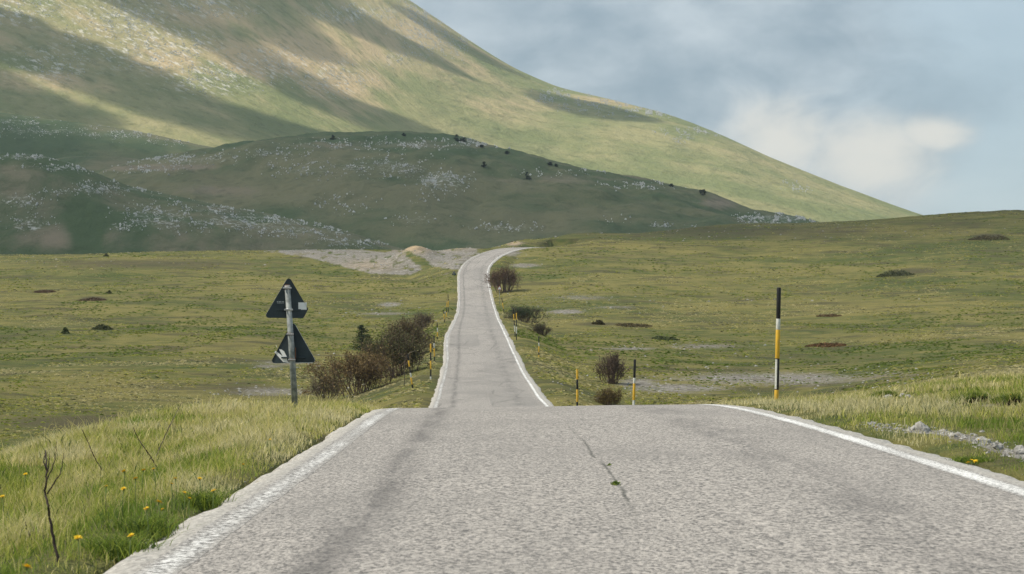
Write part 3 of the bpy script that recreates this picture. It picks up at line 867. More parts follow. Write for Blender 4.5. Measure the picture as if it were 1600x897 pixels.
def mountain_shade_clouds():
    Vt, PX, PY, T = hill_grids['M']
    streaks = [[(-300, -40, 50), (0, 58, 42), (120, 105, 34), (250, 158, 30), (370, 196, 24), (500, 214, 12)],
               [(60, -60, 30), (200, -10, 26), (330, 58, 17), (420, 112, 17), (500, 152, 18), (610, 198, 16)],
               [(300, -60, 40), (375, 0, 32), (440, 55, 22), (490, 88, 8)],
               [(420, -50, 26), (480, 0, 22), (560, 40, 18), (650, 84, 10)],
               [(-200, 60, 40), (0, 155, 26), (80, 180, 20), (150, 205, 10)],
               [(840, 148, 10), (900, 166, 16), (960, 180, 10)],
               [(640, 20, 8), (690, 50, 10), (740, 84, 6)]]
    f = np.full(PX.shape, -9.0)
    for s in streaks:
        f = np.maximum(f, seg_field(PX, PY, s))
    f = f + 0.9 * (fbm(PX / 40., PY / 22., 501, 4) - .5)
    s = (CLOUD_Z - Vt[..., 2]) / SUN[2]
    CX = Vt[..., 0] + s * SUN[0]; CY = Vt[..., 1] + s * SUN[1]
    ok = (T <= 1.0)
    cell = 9.0
    x0, y0 = CX[ok].min() - 40, CY[ok].min() - 40
    nx, ny = int((CX[ok].max() - x0) / cell) + 6, int((CY[ok].max() - y0) / cell) + 6
    acc = np.zeros((ny, nx)); cnt = np.zeros((ny, nx))
    i = ((CY - y0) / cell).astype(int)[ok]; j = ((CX - x0) / cell).astype(int)[ok]
    np.add.at(acc, (i, j), np.clip(f[ok], 0, 1)); np.add.at(cnt, (i, j), 1)
    for _ in range(3):           # fill holes, soften
        a = np.pad(acc, 1); c = np.pad(cnt, 1)
        acc = sum(a[1 + p:ny + 1 + p, 1 + q:nx + 1 + q] * (.5 if (p or q) else 1) for p in (-1, 0, 1) for q in (-1, 0, 1))
        cnt = sum(c[1 + p:ny + 1 + p, 1 + q:nx + 1 + q] * (.5 if (p or q) else 1) for p in (-1, 0, 1) for q in (-1, 0, 1))
        k = np.where(cnt > 0, acc / np.maximum(cnt, 1e-6), 0); cnt = np.where(cnt > 0, 1.0, 0); acc = k
    cloud_mesh('cloud', x0, y0, cell, np.where(acc > .20, (acc - .20) * 200., 0), 'unseen cloud above the mountain shaped to cast its shadow streaks')


mountain_shade_clouds()


def hill_shade_cloud():
    zr = 70.
    s = (CLOUD_Z - zr) / SUN[2]
    ox, oy = s * SUN[0], s * SUN[1]
    cell = 18.
    xs = np.arange(-1500, 760, cell); ys = np.arange(380, 1960, cell)
    X, Y = np.meshgrid(xs, ys)
    far = np.interp(X, [-1500, -500, -150, 150, 300, 700], [1830, 1800, 1640, 1560, 1420, 1300])
    f = np.minimum(sst(0, 240, Y - 385 + 40 * np.sin(X / 90.)), sst(0, 130, far - Y)) * sst(760, 420, X) * sst(-1500, -1250, X)
    f = f * (0.70 + .6 * (fbm(X / 150., Y / 150., 611, 4))) - .08
    cloud_mesh('cloud', xs[0] + ox, ys[0] + oy, cell, np.clip(f, 0, 1) * 30., 'unseen broad cloud placed to shade the dark hills')


hill_shade_cloud()
#OBJECTS#
# ------------------------------------------------------------------ haze
def build_haze():
    m, t = new_mat('thin_mountain_haze')
    v = t.n('ShaderNodeVolumePrincipled', {'Color': (0.70, 0.86, 1.0, 1), 'Density': HAZE, 'Anisotropy': 0.2})
    t.n('ShaderNodeOutputMaterial', {1: v.outputs[0]})
    try:
        m.cycles.homogeneous_volume = True
    except Exception:
        pass
    b = MB().box((0, 1900, 381), (9400, 5800, 778))
    tag(b.build('haze', m), 'thin bluish haze in the mountain air', 'haze', kind='stuff')


HAZE = 0.000062
build_haze()


# ------------------------------------------------------------------ grass
PAL = np.array([[.180, .260, .036], [.310, .370, .055], [.480, .470, .105], [.650, .570, .230], [.720, .640, .350], [.085, .135, .030]])


def blades(P, h, wd, colr, lean=.35, seedv=0):
    """tapered two-segment grass blades"""
    n = len(P); r = np.random.default_rng(seedv)
    a = r.uniform(0, 6.283, n); ln = h * lean * r.uniform(.2, 1.6, n)
    dx, dy = np.cos(a) * ln, np.sin(a) * ln
    fa = r.uniform(-.9, .9, n); sx, sy = np.cos(fa) * wd / 2, np.sin(fa) * wd / 2
    z0 = np.zeros(n)
    b1 = P + np.stack([-sx, -sy, z0], 1); b2 = P + np.stack([sx, sy, z0], 1)
    mid = P + np.stack([dx * .35, dy * .35, h * .58], 1)
    m1 = mid + np.stack([-sx * .75, -sy * .75, z0], 1); m2 = mid + np.stack([sx * .75, sy * .75, z0], 1)
    tip = P + np.stack([dx, dy, h * (1 - .18 * r.random(n))], 1)
    V = np.stack([b1, b2, m2, m1, tip], 1).reshape(-1, 3)
    k = np.arange(n) * 5
    Fc = np.concatenate([np.stack([k, k + 1, k + 2], 1), np.stack([k, k + 2, k + 3], 1), np.stack([k + 3, k + 2, k + 4], 1)])
    C = np.repeat(colr, 5, 0)
    return V, Fc, C


def grass_colour(x, d, r):
    dry = fbm(x / 1.1, d / 2.2, 701, 4) + .30 * (fbm(x / 5., d / 9., 705, 2) - .5)
    dry = dry + .10 * sst(13, 26, d)
    idx = np.clip((dry - .38) / .32 * 3.5 + r.normal(0, .8, len(x)), 0, 4)
    i = np.minimum(idx.astype(int), 3); f = (idx - i)[:, None]
    c = PAL[i] * (1 - f) + PAL[i + 1] * f
    dk = r.random(len(x)) < .07
    c[dk] = PAL[5]
    return c * r.uniform(.75, 1.2, (len(x), 1)), dry


def verge(name, n, side, lmax, d0, d1, label, seedv):
    r = np.random.default_rng(seedv)
    d = d0 * (d1 / d0) ** r.random(n)
    l = lmax * r.random(n) ** .9
    ragged = .16 * (fbm(d / .55, d * 0, 720 + seedv, 3) - .35) + .22 * (fbm(d / 2.6, d * 0, 730 + seedv, 2) - .45)
    s = side * ((3.05 if side < 0 else 3.17) + ragged + l)
    x = road_x(d) + s
    u = x / d * F
    z = gz(x, d)
    c, dry = grass_colour(x, d, r)
    keep = (np.abs(u) < 1150) & (np.abs(z / d) < .17)
    if side > 0:
        strip = np.exp(-((s - strip_s(d)) / .16) ** 2) * sst(12, 15, d) * sst(27, 21, d)
        py = HY - z * F / d
        pock = np.exp(-((u - 745) / 45.) ** 2 - ((py - 634) / 6.) ** 2) + .6 * np.exp(-((u - 600) / 45.) ** 2 - ((py - 622) / 4.) ** 2)
        keep &= r.random(n) > np.clip(1.15 * strip + .9 * pock, 0, .96)
    clump = fbm(x / .38, d / .38, 741, 3)
    keep &= r.random(n) < .22 + 1.7 * np.clip(clump - .30, 0, 1)
    hh = (.05 + .11 * clump) * (.55 + .6 * r.random(n)) * (.45 + .55 * sst(0, .7, l)) * (1.0 + .35 * sst(.45, .65, dry)) * (1.15 if side < 0 else .95)
    tall = r.random(n) < .035
    hh = np.where(tall, hh * r.uniform(1.5, 2.3, n), hh * r.uniform(.6, 1.25, n)); c[tall] = PAL[3] * r.uniform(.6, 1.05, (tall.sum(), 1))
    brd = r.random(n) < .05
    wd = np.where(brd, 2.6, 1.0) * np.maximum(.0045, .00030 * d) * r.uniform(.7, 1.3, n)
    P = np.stack([x, d, z + CZ - .01], 1)[keep]
    V, Fc, C = blades(P, hh[keep], wd[keep], c[keep], .55, seedv)
    tag(mesh_np(name, V, Fc, M['grass'], attrs={'col': C}), label, 'grass', kind='stuff')


verge('verge_grass', 235000, -1, 5.6, 8.0, 48, 'long yellow green grass on the left verge', 5)
verge('verge_grass', 265000, 1, 11.0, 10.0, 62, 'short mixed grass on the right verge', 6)


def tussocks():
    n = 230000
    r = np.random.default_rng(17)
    d = 46 * (560 / 46.) ** (r.random(n) ** .75)
    u = r.uniform(-1000, 1000, n); x = u * d / F; z = gz(x, d)
    s = np.abs(x - road_x(d)); py = HY - z * F / d; px = u + 800
    g = np.maximum(ell(px, py, GRAVEL) * sst(60, 90, d), scree_mask(px, py) * sst(330, 360, d))
    keep = (s > 3.5) & (r.random(n) > g * 1.2 + 1.3 * ell(px, py, HEATH_SHADE)) & (r.random(n) < 1.25 - d / 620.) & (fbm(x / 5., d / 9., 761, 3) + .25 * (r.random(n) - .5) > .47)
    x, d, z = x[keep], d[keep], z[keep]; n = len(x)
    mixn = fbm(x / 22., d / 34., 771, 3); idx = np.clip((mixn - .35) / .3 * 3.2 + r.normal(0, .7, n), 0, 4)
    i = np.minimum(idx.astype(int), 3); f = (idx - i)[:, None]
    c = (PAL[i] * (1 - f) + PAL[i + 1] * f) * r.uniform(.50, .95, (n, 1))
    dk = r.random(n) < .06; c[dk] = np.array([.09, .10, .04])
    h = r.uniform(.04, .12, n) * (.7 + d / 500.); wdt = r.uniform(.16, .50, n) * (.7 + d / 250.)
    P = np.stack([x, d, z + CZ - .03], 1)
    Vs = []; 
    for k in range(3):
        a = r.uniform(0, 3.14, n); o = np.stack([np.cos(a) * wdt / 2, np.sin(a) * wdt / 2, 0 * a], 1)
        Vs += [P - o, P + o, P + np.stack([r.normal(0, .05, n), r.normal(0, .05, n), h * r.uniform(.7, 1.1, n)], 1)]
    V = np.stack(Vs, 1).reshape(-1, 3)
    b = (np.arange(n) * 9)[:, None]
    Fc = np.concatenate([b + np.array([[0, 1, 2]]), b + np.array([[3, 4, 5]]), b + np.array([[6, 7, 8]])])
    tag(mesh_np('meadow_tussocks', V, Fc, M['grass'], attrs={'col': np.repeat(c, 9, 0)}), 'grass tussocks across the meadow', 'grass', kind='stuff')


tussocks()


def pebbles():
    r = np.random.default_rng(23)
    n = 1300
    d = 13 * (25 / 13.) ** r.random(n); s = strip_s(d) + r.normal(0, .12, n)
    x = road_x(d) + s; z = gz(x, d)
    P1 = np.stack([x, d, z + CZ], 1); s1 = .008 + .035 * r.random(n) ** 3
    n2 = 4000
    side = np.where(r.random(n2) < .5, -1, 1); d = 8.5 * (45 / 8.5) ** r.random(n2)
    s = side * (3.02 + r.normal(0, .10, n2)); x = road_x(d) + s; z = np.maximum(gz(x, d), road_surface(s, d) - .04 - .1 * (np.abs(s) > 3.05))
    P2 = np.stack([x, d, z + CZ], 1); s2 = .004 + .009 * r.random(n2) ** 3
    scatter_rocks('verge_gravel', np.concatenate([P1, P2]), np.concatenate([s1, s2]), M['stone'], 'small pale gravel washed out along the road edges', .6)
    # rubble in the meadow's bare patches
    n = 60000
    d = 85 * (560 / 85.) ** r.random(n); u = r.uniform(-800, 800, n); x = u * d / F; z = gz(x, d)
    px, py = u + 800, HY - z * F / d
    g = np.maximum(ell(px, py, GRAVEL), scree_mask(px, py) * sst(330, 360, d))
    g = np.maximum(g, .16 * np.exp(-((py - 362) / 16.) ** 2) * (px > 840) + .16 * np.exp(-((py - 412) / 10.) ** 2) * (px < 420))
    g = np.where(np.abs(x - road_x(d)) < 4, 0, g)
    k = r.random(n) < g * .55
    P = np.stack([x, d, z + CZ], 1)[k]
    sz = (.04 + .16 * r.random(k.sum()) ** 3) * (.5 + d[k] / 260.)
    scatter_rocks('meadow_rubble', P, sz, M['stone'], 'pale rubble lying in the bare patches of the meadow', .6)


pebbles()


# ------------------------------------------------------------------ verge stones (single ones that can be told apart)
def stone_mesh(seedv, sx, sy, sz):
    bm = bmesh.new(); bmesh.ops.create_icosphere(bm, subdivisions=2, radius=0.75)
    r = random.Random(seedv); off = r.random() * 50
    planes = [Vector((r.uniform(-1, 1), r.uniform(-1, 1), r.uniform(-.4, 1))).normalized() for _ in range(11)]
    for v in bm.verts:
        p = v.co.normalized()
        k = min([1.0] + [(.42 + .14 * (i % 3)) / max(p.dot(q), .05) for i, q in enumerate(planes) if p.dot(q) > .3])
        k *= 1 + .12 * (float(vnoise(np.array(p.x * 2.3 + off), np.array(p.y * 2.3 + p.z * 1.7), seedv)) - .5)
        k = max(k, .55)
        v.co = Vector((p.x * sx, p.y * sy, p.z * sz)) * k
    me = bpy.data.meshes.new('stone'); bm.to_mesh(me); bm.free()
    me.materials.append(M['stone'])
    return me


STONES = [(1386, 624, .15, 'blocky pale stone in a dark soil pocket on the right verge'), (1411, 620, .13, 'rounded grey stone just right of the blocky pale stone'),
          (1421, 622, .12, 'low flat stone at the right end of the upper stone group'), (1482, 631, .08, 'small white stone left of the dark turf bank'),
          (1511, 628, .09, 'flat white stone under the overhanging turf bank'), (1570, 632, .10, 'pale stone below the rightmost dark turf lip'),
          (1592, 629, .08, 'small pale stone at the right picture edge near the turf lip'), (1304, 622, .09, 'pale stone half sunk in grass between tall pole and soil pocket'),
          (1444, 676, .16, 'largest white stone in the gravel strip beside the road'), (1428, 672, .10, 'rough stone touching the left of the largest gravel strip stone'),
          (1536, 693, .11, 'light flat stone in the right half of the gravel strip'), (1560, 702, .09, 'square pale stone near the right end of the gravel strip'),
          (1596, 709, .11, 'long flat pale stone where the gravel strip leaves the picture'), (1364, 663, .08, 'small stone at the far left end of the gravel strip'),
          (1490, 684, .09, 'angular grey stone in the middle of the gravel strip')]
for i, (px, py, sz, lab) in enumerate(STONES):
    d = hit(px, py, 9); x = (px - 800) * d / F
    me = stone_mesh(240 + i, sz * random.uniform(.9, 1.3), sz * random.uniform(.7, 1.0), sz * random.uniform(.45, .75))
    o = bpy.data.objects.new('stone', me); col.objects.link(o)
    o.location = W(x, d, gz(x, d) + sz * .12); o.rotation_euler = (random.uniform(-.2, .2), random.uniform(-.2, .2), random.uniform(0, 6))
    tag(o, lab, 'stone', 'pale stones on the right verge')


# dark overhanging turf lips on the right verge
def turf_bank(px, py, wpx, h, lab, seedv):
    d = hit(px, py, 12); x = (px - 800) * d / F; z = float(gz(x, d)); wd = wpx * d / F
    root = empty('turf_bank', W(x, d, z))
    r = np.random.default_rng(seedv); n = 28
    t = np.linspace(-1, 1, n); prof = np.clip(1 - np.abs(t) ** 3, 0, 1) * (.6 + .8 * fbm(t * 2.5 + seedv, t * 0, seedv, 3))
    X = t * wd / 2; zz = gz(x + X, d + 0 * X) - z
    rows = [np.stack([X, -.06 + .05 * r.random(n), zz - .08], 1), np.stack([X, -.02 + .07 * r.random(n), zz + h * .45 * prof], 1), np.stack([X, -.07 + .05 * r.random(n), zz + h * prof], 1),
            np.stack([X, .25 + 0 * X, gz(x + X, d + .25 + 0 * X) - z + h * .8 * prof], 1), np.stack([X, .9 + 0 * X, gz(x + X, d + .9 + 0 * X) - z - .06], 1)]
    V = np.stack(rows, 0).reshape(-1, 3)
    mesh_np('bare_soil', V, grid_faces(5, n), M['dark_soil'], parent=root, smooth=True)
    m = 900; tt = r.uniform(-.95, .95, m); pz = np.interp(tt, t, prof)
    yy = r.uniform(-.08, .7, m)
    P = np.stack([tt * wd / 2, yy, np.interp(tt, t, zz) + h * pz * np.clip(1 - yy * .9, .2, 1) - .02], 1)
    c = PAL[r.choice([0, 0, 1, 2, 5, 5], m)] * r.uniform(.6, 1.0, (m, 1))
    V, Fc, C = blades(P, r.uniform(.05, .11, m), np.full(m, .009), c, .9, seedv)
    mesh_np('grass_fringe', V, Fc, M['grass'], parent=root, attrs={'col': C})
    tag(root, lab, 'turf bank', 'eroded turf lips on the right verge')


turf_bank(1524, 629, 54, .09, 'wide dark turf lip overhanging bare soil on the right verge', 3)
turf_bank(1583, 634, 36, .10, 'rightmost dark turf lip cut by the picture edge', 4)
turf_bank(1386, 622, 34, .06, 'small dark turf lip behind the blocky pale stone', 5)
turf_bank(1318, 621, 20, .04, 'smallest turf lip nearest the tall snow pole', 6)


# ------------------------------------------------------------------ snow poles
def snow_pole(x, d, h, r, bands, lab, lean=(0, 0), arch=False, zbase=None):
    """bands from the top down: (fraction, colour, reflector side or 0)"""
    z = float(gz(x, d)) if zbase is None else zbase
    root = empty('snow_pole', W(x, d, z - .05), (lean[1], lean[0], random.uniform(-.2, .2)))
    top = h + .05
    zc = top
    tot = sum(b[0] for b in bands)
    for fr, cname, refl in bands:
        z0 = zc - top * fr / tot
        rr = r * (1.04 if cname == 'yellow' else 1.0)
        MB().tube([(0, 0, z0), (0, 0, z0 + .004), (0, 0, zc - .004), (0, 0, zc)], [rr * .97, rr, rr, rr * .97], 12).build(cname + '_band', M[cname], root, True)
        if refl:
            mb = MB(); n = 6; a0 = math.radians(-165 if refl < 0 else -75); a1 = math.radians(-100 if refl < 0 else -15)
            vs = []
            for zz in (z0 + .02, zc - .02):
                for q in range(n):
                    a = a0 + (a1 - a0) * q / (n - 1); vs.append((math.cos(a) * rr * 1.06, math.sin(a) * rr * 1.06, zz))
            mb.add(vs, [(q, q + 1, q + 1 + n, q + n) for q in range(n - 1)])
            mb.build('reflector', M['reflect'], root)
        zc = z0
    MB().tube([(0, 0, top), (0, 0, top + .012)], [r * .98, r * .7], 12).build('cap', M['black'], root, True)
    tag(root, lab, 'snow pole', 'black and yellow snow poles along the road')
    return root


def pole_px(px, py_top, py_base, d, r, bands, lab, lean_px=0, **k):
    x = (px - 800) * d / F; z = float(gz(x, d))
    ztop = (HY - py_top) * d / F
    h = max(ztop - z, .9)
    return snow_pole(x, d, h, r, bands, lab, lean=(math.atan2(lean_px * d / F, h), 0), **k)


Y, K, Wt = 'yellow', 'black', 'reflect'
pole_px(1213, 450, 623, 46, .050, [(45, K, 0), (16, Wt, 0), (42, Y, 0), (46, K, -1), (26, Y, 0)], 'tallest black and yellow snow pole on the near right verge', 4)
pole_px(989, 562, 660, 74, .046, [(26, K, 0), (8, Wt, 0), (24, Y, 0), (24, Wt, 0), (20, K, 0)], 'black topped snow pole just right of the road behind the crest', 3)
pole_px(902, 577, 660, 90, .046, [(18, Y, 0), (18, K, 0), (22, Y, 0), (22, K, 0)], 'yellow topped snow pole nearest the road on the right behind the crest')
pole_px(842, 526, 574, 165, .045, [(14, K, 0), (8, Wt, 0), (14, Y, 0), (6, K, 0), (6, Y, 0)], 'slim snow pole on the right bank in the dip left of the yellow topped pole')
pole_px(805, 481, 521, 195, .045, [(9, K, 0), (9, Y, 0), (8, K, 0), (9, Wt, 0), (8, K, 0)], 'snow pole by the right road edge below the dark green shrub', -3)
pole_px(807, 489, 521, 189, .045, [(8, Y, 0), (8, K, 0), (8, Wt, 0), (8, K, 0)], 'shorter snow pole close beside the one below the dark green shrub')
pole_px(788, 465, 490, 285, .05, [(7, K, 0), (9, Y, 0), (7, K, 0)], 'leaning snow pole below the white triangle sign', -4)
pole_px(645, 553, 622, 118, .046, [(14, K, 0), (14, Y, 0), (14, K, 0), (10, Wt, 0), (16, Y, 0), (10, K, 0)], 'leaning snow pole in front of the brown thicket left of the road', -8)
pole_px(673, 537, 600, 130, .048, [(14, Y, 0), (14, K, 0), (14, Y, 0), (12, K, 0), (6, Wt, 0)], 'upright yellow topped snow pole left of the road in the dip', 0)
pole_px(679, 525, 566, 157, .045, [(12, K, 0), (8, Wt, 0), (14, Y, 0), (8, K, 0)], 'black topped snow pole directly behind the upright left pole', -1)
pole_px(684, 504, 531, 190, .045, [(10, K, 0), (8, Wt, 0), (9, Y, 0), (6, K, 0)], 'third snow pole up the left side of the road', -1)
pole_px(695, 484, 505, 242, .05, [(8, K, 0), (10, Y, 0), (7, K, 0)], 'fourth snow pole up the left side of the road', -2)
pole_px(697.5, 472, 495, 268, .05, [(8, Y, 0), (8, K, 0), (8, Y, 0)], 'fifth snow pole up the left side, between two others', 1)
pole_px(701, 460, 487, 292, .05, [(9, K, 0), (9, Y, 0), (8, K, 0)], 'farthest snow pole up the left side of the road', -1)


# ------------------------------------------------------------------ road signs
def tri_outline(side, corner=.05, seg=4, cut=None):
    h = side * math.sqrt(3) / 2
    pts = [(-side / 2, 0), (side / 2, 0), (0, h)]
    out = []
    for i in range(3):
        p = Vector(pts[i]); a = (Vector(pts[i - 1]) - p).normalized(); b = (Vector(pts[(i + 1) % 3]) - p).normalized()
        bis = (a + b).normalized(); c = p + bis * corner * 2
        a0 = math.atan2(*reversed((-(a.orthogonal()) if False else (p + a * corner * 1.732 - c)).to_tuple()))
        a1 = math.atan2(*reversed((p + b * corner * 1.732 - c).to_tuple()))
        while a1 < a0: a1 += 2 * math.pi
        if a1 - a0 > math.pi: a1 -= 2 * math.pi
        for q in range(seg + 1):
            an = a0 + (a1 - a0) * q / seg
            out.append((c.x + math.cos(an) * corner, c.y + math.sin(an) * corner))
    return out


def plate(root, name, side, zc, x0, rear=True, roll=0.0, yaw=0.0, bent=False, y=-.06):
    """triangular plate; the face points to +y when its rear is seen"""
    out = tri_outline(side)
    if bent:        # lower right corner folded away
        out = [p for p in out if not (p[0] > side * .37 and p[1] < side * .12)]
        k = max(range(len(out)), key=lambda i: out[i][0] - out[i][1] * .2 if out[i][1] < side * .3 else -9)
        new = []
        for i, p in enumerate(out):
            new.append(p)
        # insert the fold edge between the bottom edge and the right flank
        bl = [p for p in new if p[1] < side * .12 and p[0] < 0]; tp = [p for p in new if p[1] > side * .4]
        out = bl + [(side * .30, 0.0), (side * .33, .035), (side * .405, side * .19)] + tp
    c, s = math.cos(roll), math.sin(roll)
    out = [(p[0] * c - p[1] * s, p[0] * s + p[1] * c) for p in out]
    f = 1 if rear else -1
    mb = MB().prism(out, -.003, .003)
    o = mb.build(name, M['signback'], root, bevel=0.0)
    o.location = (x0, y, zc); o.rotation_euler = (0, 0, yaw)
    # rolled rim
    cx = sum(p[0] for p in out) / len(out); cy = sum(p[1] for p in out) / len(out)
    inn = [(cx + (p[0] - cx) * .965, cy + (p[1] - cy) * .965) for p in out]
    n = len(out); rim = MB()
    ya, yb = (-.016, .002) if rear else (-.002, .016)
    vs = [(p[0] * 1.004 - cx * .004, yy, p[1] * 1.004 - cy * .004) for yy in (ya, yb) for p in out]
    rim.add(vs, [(i, (i + 1) % n, (i + 1) % n + n, i + n) for i in range(n)])
    rim.build('rim', M['signrim'] if rear else M['red'], o)
    # face: red border and white field
    yf = .0045 * f
    face = MB(); face.add([(p[0], yf, p[1]) for p in out], [tuple(range(n))]); face.build('red_border', M['red'], o)
    fi = [(cx + (p[0] - cx) * .74, cy + (p[1] - cy) * .74) for p in out]
    face = MB(); face.add([(p[0], yf * 1.6, p[1]) for p in fi], [tuple(range(n))]); face.build('white_field', M['white'], o)
    return o


def clamp(root, z, x0=0.0, mt='rust', wide=.16):
    mb = MB().tube([(x0, 0, z - .022), (x0, 0, z + .022)], .060, 12)
    c = mb.build('clamp', M[mt], root, True)
    MB().box((x0, -.052, z), (wide, .018, .030)).build('bracket', M['metal'], c, bevel=.004)
    for sx in (-1, 1):
        MB().tube([(x0 + sx * wide * .42, -.075, z), (x0 + sx * wide * .42, -.045, z)], .014, 6).build('bolt', M['metal'], c)
    return c


def near_sign():
    d = 36.6; x = (462 - 800) * d / F; z = float(gz(x, d))
    root = empty('warning_sign', W(x, d, z - .1))
    sc = F / d                                # px per metre
    zpx = lambda py: (HY - py) * d / F - (z - .1)
    H = zpx(446)
    lean = -13 / sc
    xl = lambda zz: lean * (zz / H)
    MB().tube([(xl(0), 0, 0), (xl(H * .5) + .004, 0, H * .5), (xl(H), 0, H)], [.058, .055, .052], 14).build('post', M['post'], root, True)
    MB().tube([(xl(H), 0, H - .002), (xl(H), 0, H + .012)], [.0525, .04], 14).build('post_cap', M['rust'], root, True)
    rl = math.radians(3.0)
    # plates hang on the far side of the post, faces towards the valley
    up = plate(root, 'upper_plate', .90, zpx(497), xl(zpx(497)) - .030, True, -rl * .2, math.radians(14), True, y=.085)
    lo = plate(root, 'lower_plate', .90, zpx(567.5), xl(zpx(567)) + .015, True, rl * .25, math.radians(-12), False, y=.085)
    up['label'] = 'dark rear of the upper triangle with one folded corner'
    lo['label'] = 'dark rear of the lower triangle with a torn white sticker'
    for py, mt in ((450, 'rust'), (484, 'metal'), (522, 'rust'), (562, 'rust')):
        zz = zpx(py); clamp(root, zz, xl(zz), mt, .16 if py < 500 else .13)
    # stiffening rails on the plates
    MB().box((0, -.02, .15), (.46, .022, .030)).build('rail', M['signback'], up, bevel=.003)
    MB().box((0, -.02, .50), (.20, .022, .030)).build('rail', M['signback'], up, bevel=.003)
    MB().box((0, -.02, .10), (.46, .022, .030)).build('rail', M['signback'], lo, bevel=.003)
    # stickers
    s = MB().box((.262, -.0045, .222), (.155, .0015, .135)); so_ = s.build('square_sticker', M['white'], up); so_['label'] = 'square white sticker'
    st = MB()
    for k, (a, b) in enumerate(((0, .022), (.03, .018), (.055, .024), (.087, .016), (.11, .02))):
        st.box((-.20 + a, -.0045, .30), (b, .0012, .022))
    st.box((-.145, -.0045, .275), (.125, .0012, .009))
    st.build('maker_stamp', M['pale_ink'], up)
    t = MB()
    t.prism([(-.37, .20), (-.33, .155), (-.20, .02), (-.09, -.0), (-.10, .03), (-.20, .12), (-.29, .185), (-.345, .225)], -.0052, -.0040)
    t.prism([(-.28, .255), (-.25, .20), (-.20, .11), (-.12, .05), (-.13, .12), (-.18, .215), (-.23, .25)], -.0066, -.0054)
    t.prism([(-.345, .335), (-.335, .33), (-.315, .285), (-.325, .29)], -.0052, -.0040)
    tt = t.build('torn_sticker', M['white'], lo); tt['label'] = 'torn white sticker strips'
    MB().box((.20, -.012, .006), (.34, .016, .012)).build('edge_strip', M['reflect'], lo)
    MB().tube([(xl(zpx(548)) + .075, -.02, zpx(562)), (xl(zpx(545)) + .078, -.02, zpx(543))], .008, 6).build('bolt_rod', M['rust'], root)
    tag(root, 'two dark triangular warning signs seen from behind on one weathered post', 'road sign')


near_sign()


def far_sign(px, py_c, d, side, rear, lab, yaw=0.0):
    x = (px - 800) * d / F; z = float(gz(x, d))
    root = empty('warning_sign', W(x, d, z - .05), (0, 0, yaw))
    zc = (HY - py_c) * d / F - (z - .05) - side * .36
    zc = max(zc, .25)
    MB().tube([(0, 0, 0), (0, 0, zc + side * .7)], [.035, .035], 8).build('post', M['post'], root, True)
    plate(root, 'plate', side, zc, 0, rear, 0, 0, False, y=.045 if rear else -.045)
    clamp(root, zc + .2, 0, 'metal', .12)
    if not rear:
        mb = MB(); k = side
        if 'red' in lab:
            mb.prism([(-.05 * k, .17 * k), (.05 * k, .17 * k), (.05 * k, .50 * k), (-.05 * k, .50 * k)], -.056, -.054)
            mb.build('symbol', M['black'], root).location.z = zc
    tag(root, lab, 'road sign', 'small triangular signs far up the road')


far_sign(772, 431, 372, .95, False, 'red bordered triangular sign by the reddish shrub below the bend', .0)
far_sign(780.5, 450, 318, .80, False, 'pale triangular sign lower down the right road edge')
far_sign(709.5, 427, 384, .95, True, 'dark backed triangular sign on the left near the bend')


def marker_post():
    px, d = 770, 413.
    x = road_x(d) + 3.35
    x = float(x); z = float(gz(x, d))
    root = empty('marker_post', W(x, d, z - .05))
    MB().tube([(0, 0, 0), (0, 0, .75)], [.06, .05], 8).build('post', M['white'], root, True)
    MB().tube([(0, 0, .75), (0, 0, 1.05)], [.051, .045], 8).build('black_band', M['black'], root, True)
    tag(root, 'small dark topped marker post on the inside of the far bend', 'marker post')


marker_post()


# ------------------------------------------------------------------ shrubs and trees
def twig_tubes(segs, rad):
    """segs (n,2,3), rad (n,2): three-sided tapered sticks"""
    n = len(segs); ax = segs[:, 1] - segs[:, 0]; ax /= np.linalg.norm(ax, axis=1)[:, None] + 1e-9
    ref = np.where(np.abs(ax[:, 2:3]) > .9, np.array([[1., 0, 0]]), np.array([[0, 0, 1.]]))
    a = np.cross(ax, ref); a /= np.linalg.norm(a, axis=1)[:, None] + 1e-9; b = np.cross(ax, a)
    V = []
    for e in (0, 1):
        for k in range(3):
            an = 2.094 * k
            V.append(segs[:, e] + (a * math.cos(an) + b * math.sin(an)) * rad[:, e:e + 1])
    V = np.stack(V, 1).reshape(-1, 3)
    q = np.array([[0, 1, 4, 3], [1, 2, 5, 4], [2, 0, 3, 5]])
    return V, (q[None] + (np.arange(n) * 6)[:, None, None]).reshape(-1, 4)


def leaf_quads(P, size, colr, r, up=.2):
    n = len(P)
    a = r.normal(0, 1, (n, 3)); a /= np.linalg.norm(a, axis=1)[:, None]
    b = np.cross(a, r.normal(0, 1, (n, 3))); b /= np.linalg.norm(b, axis=1)[:, None]
    s = size[:, None]
    V = np.stack([P - a * s, P - b * s * .55, P + a * s, P + b * s * .55], 1).reshape(-1, 3)
    return V, np.arange(n * 4).reshape(-1, 4), np.repeat(colr, 4, 0)


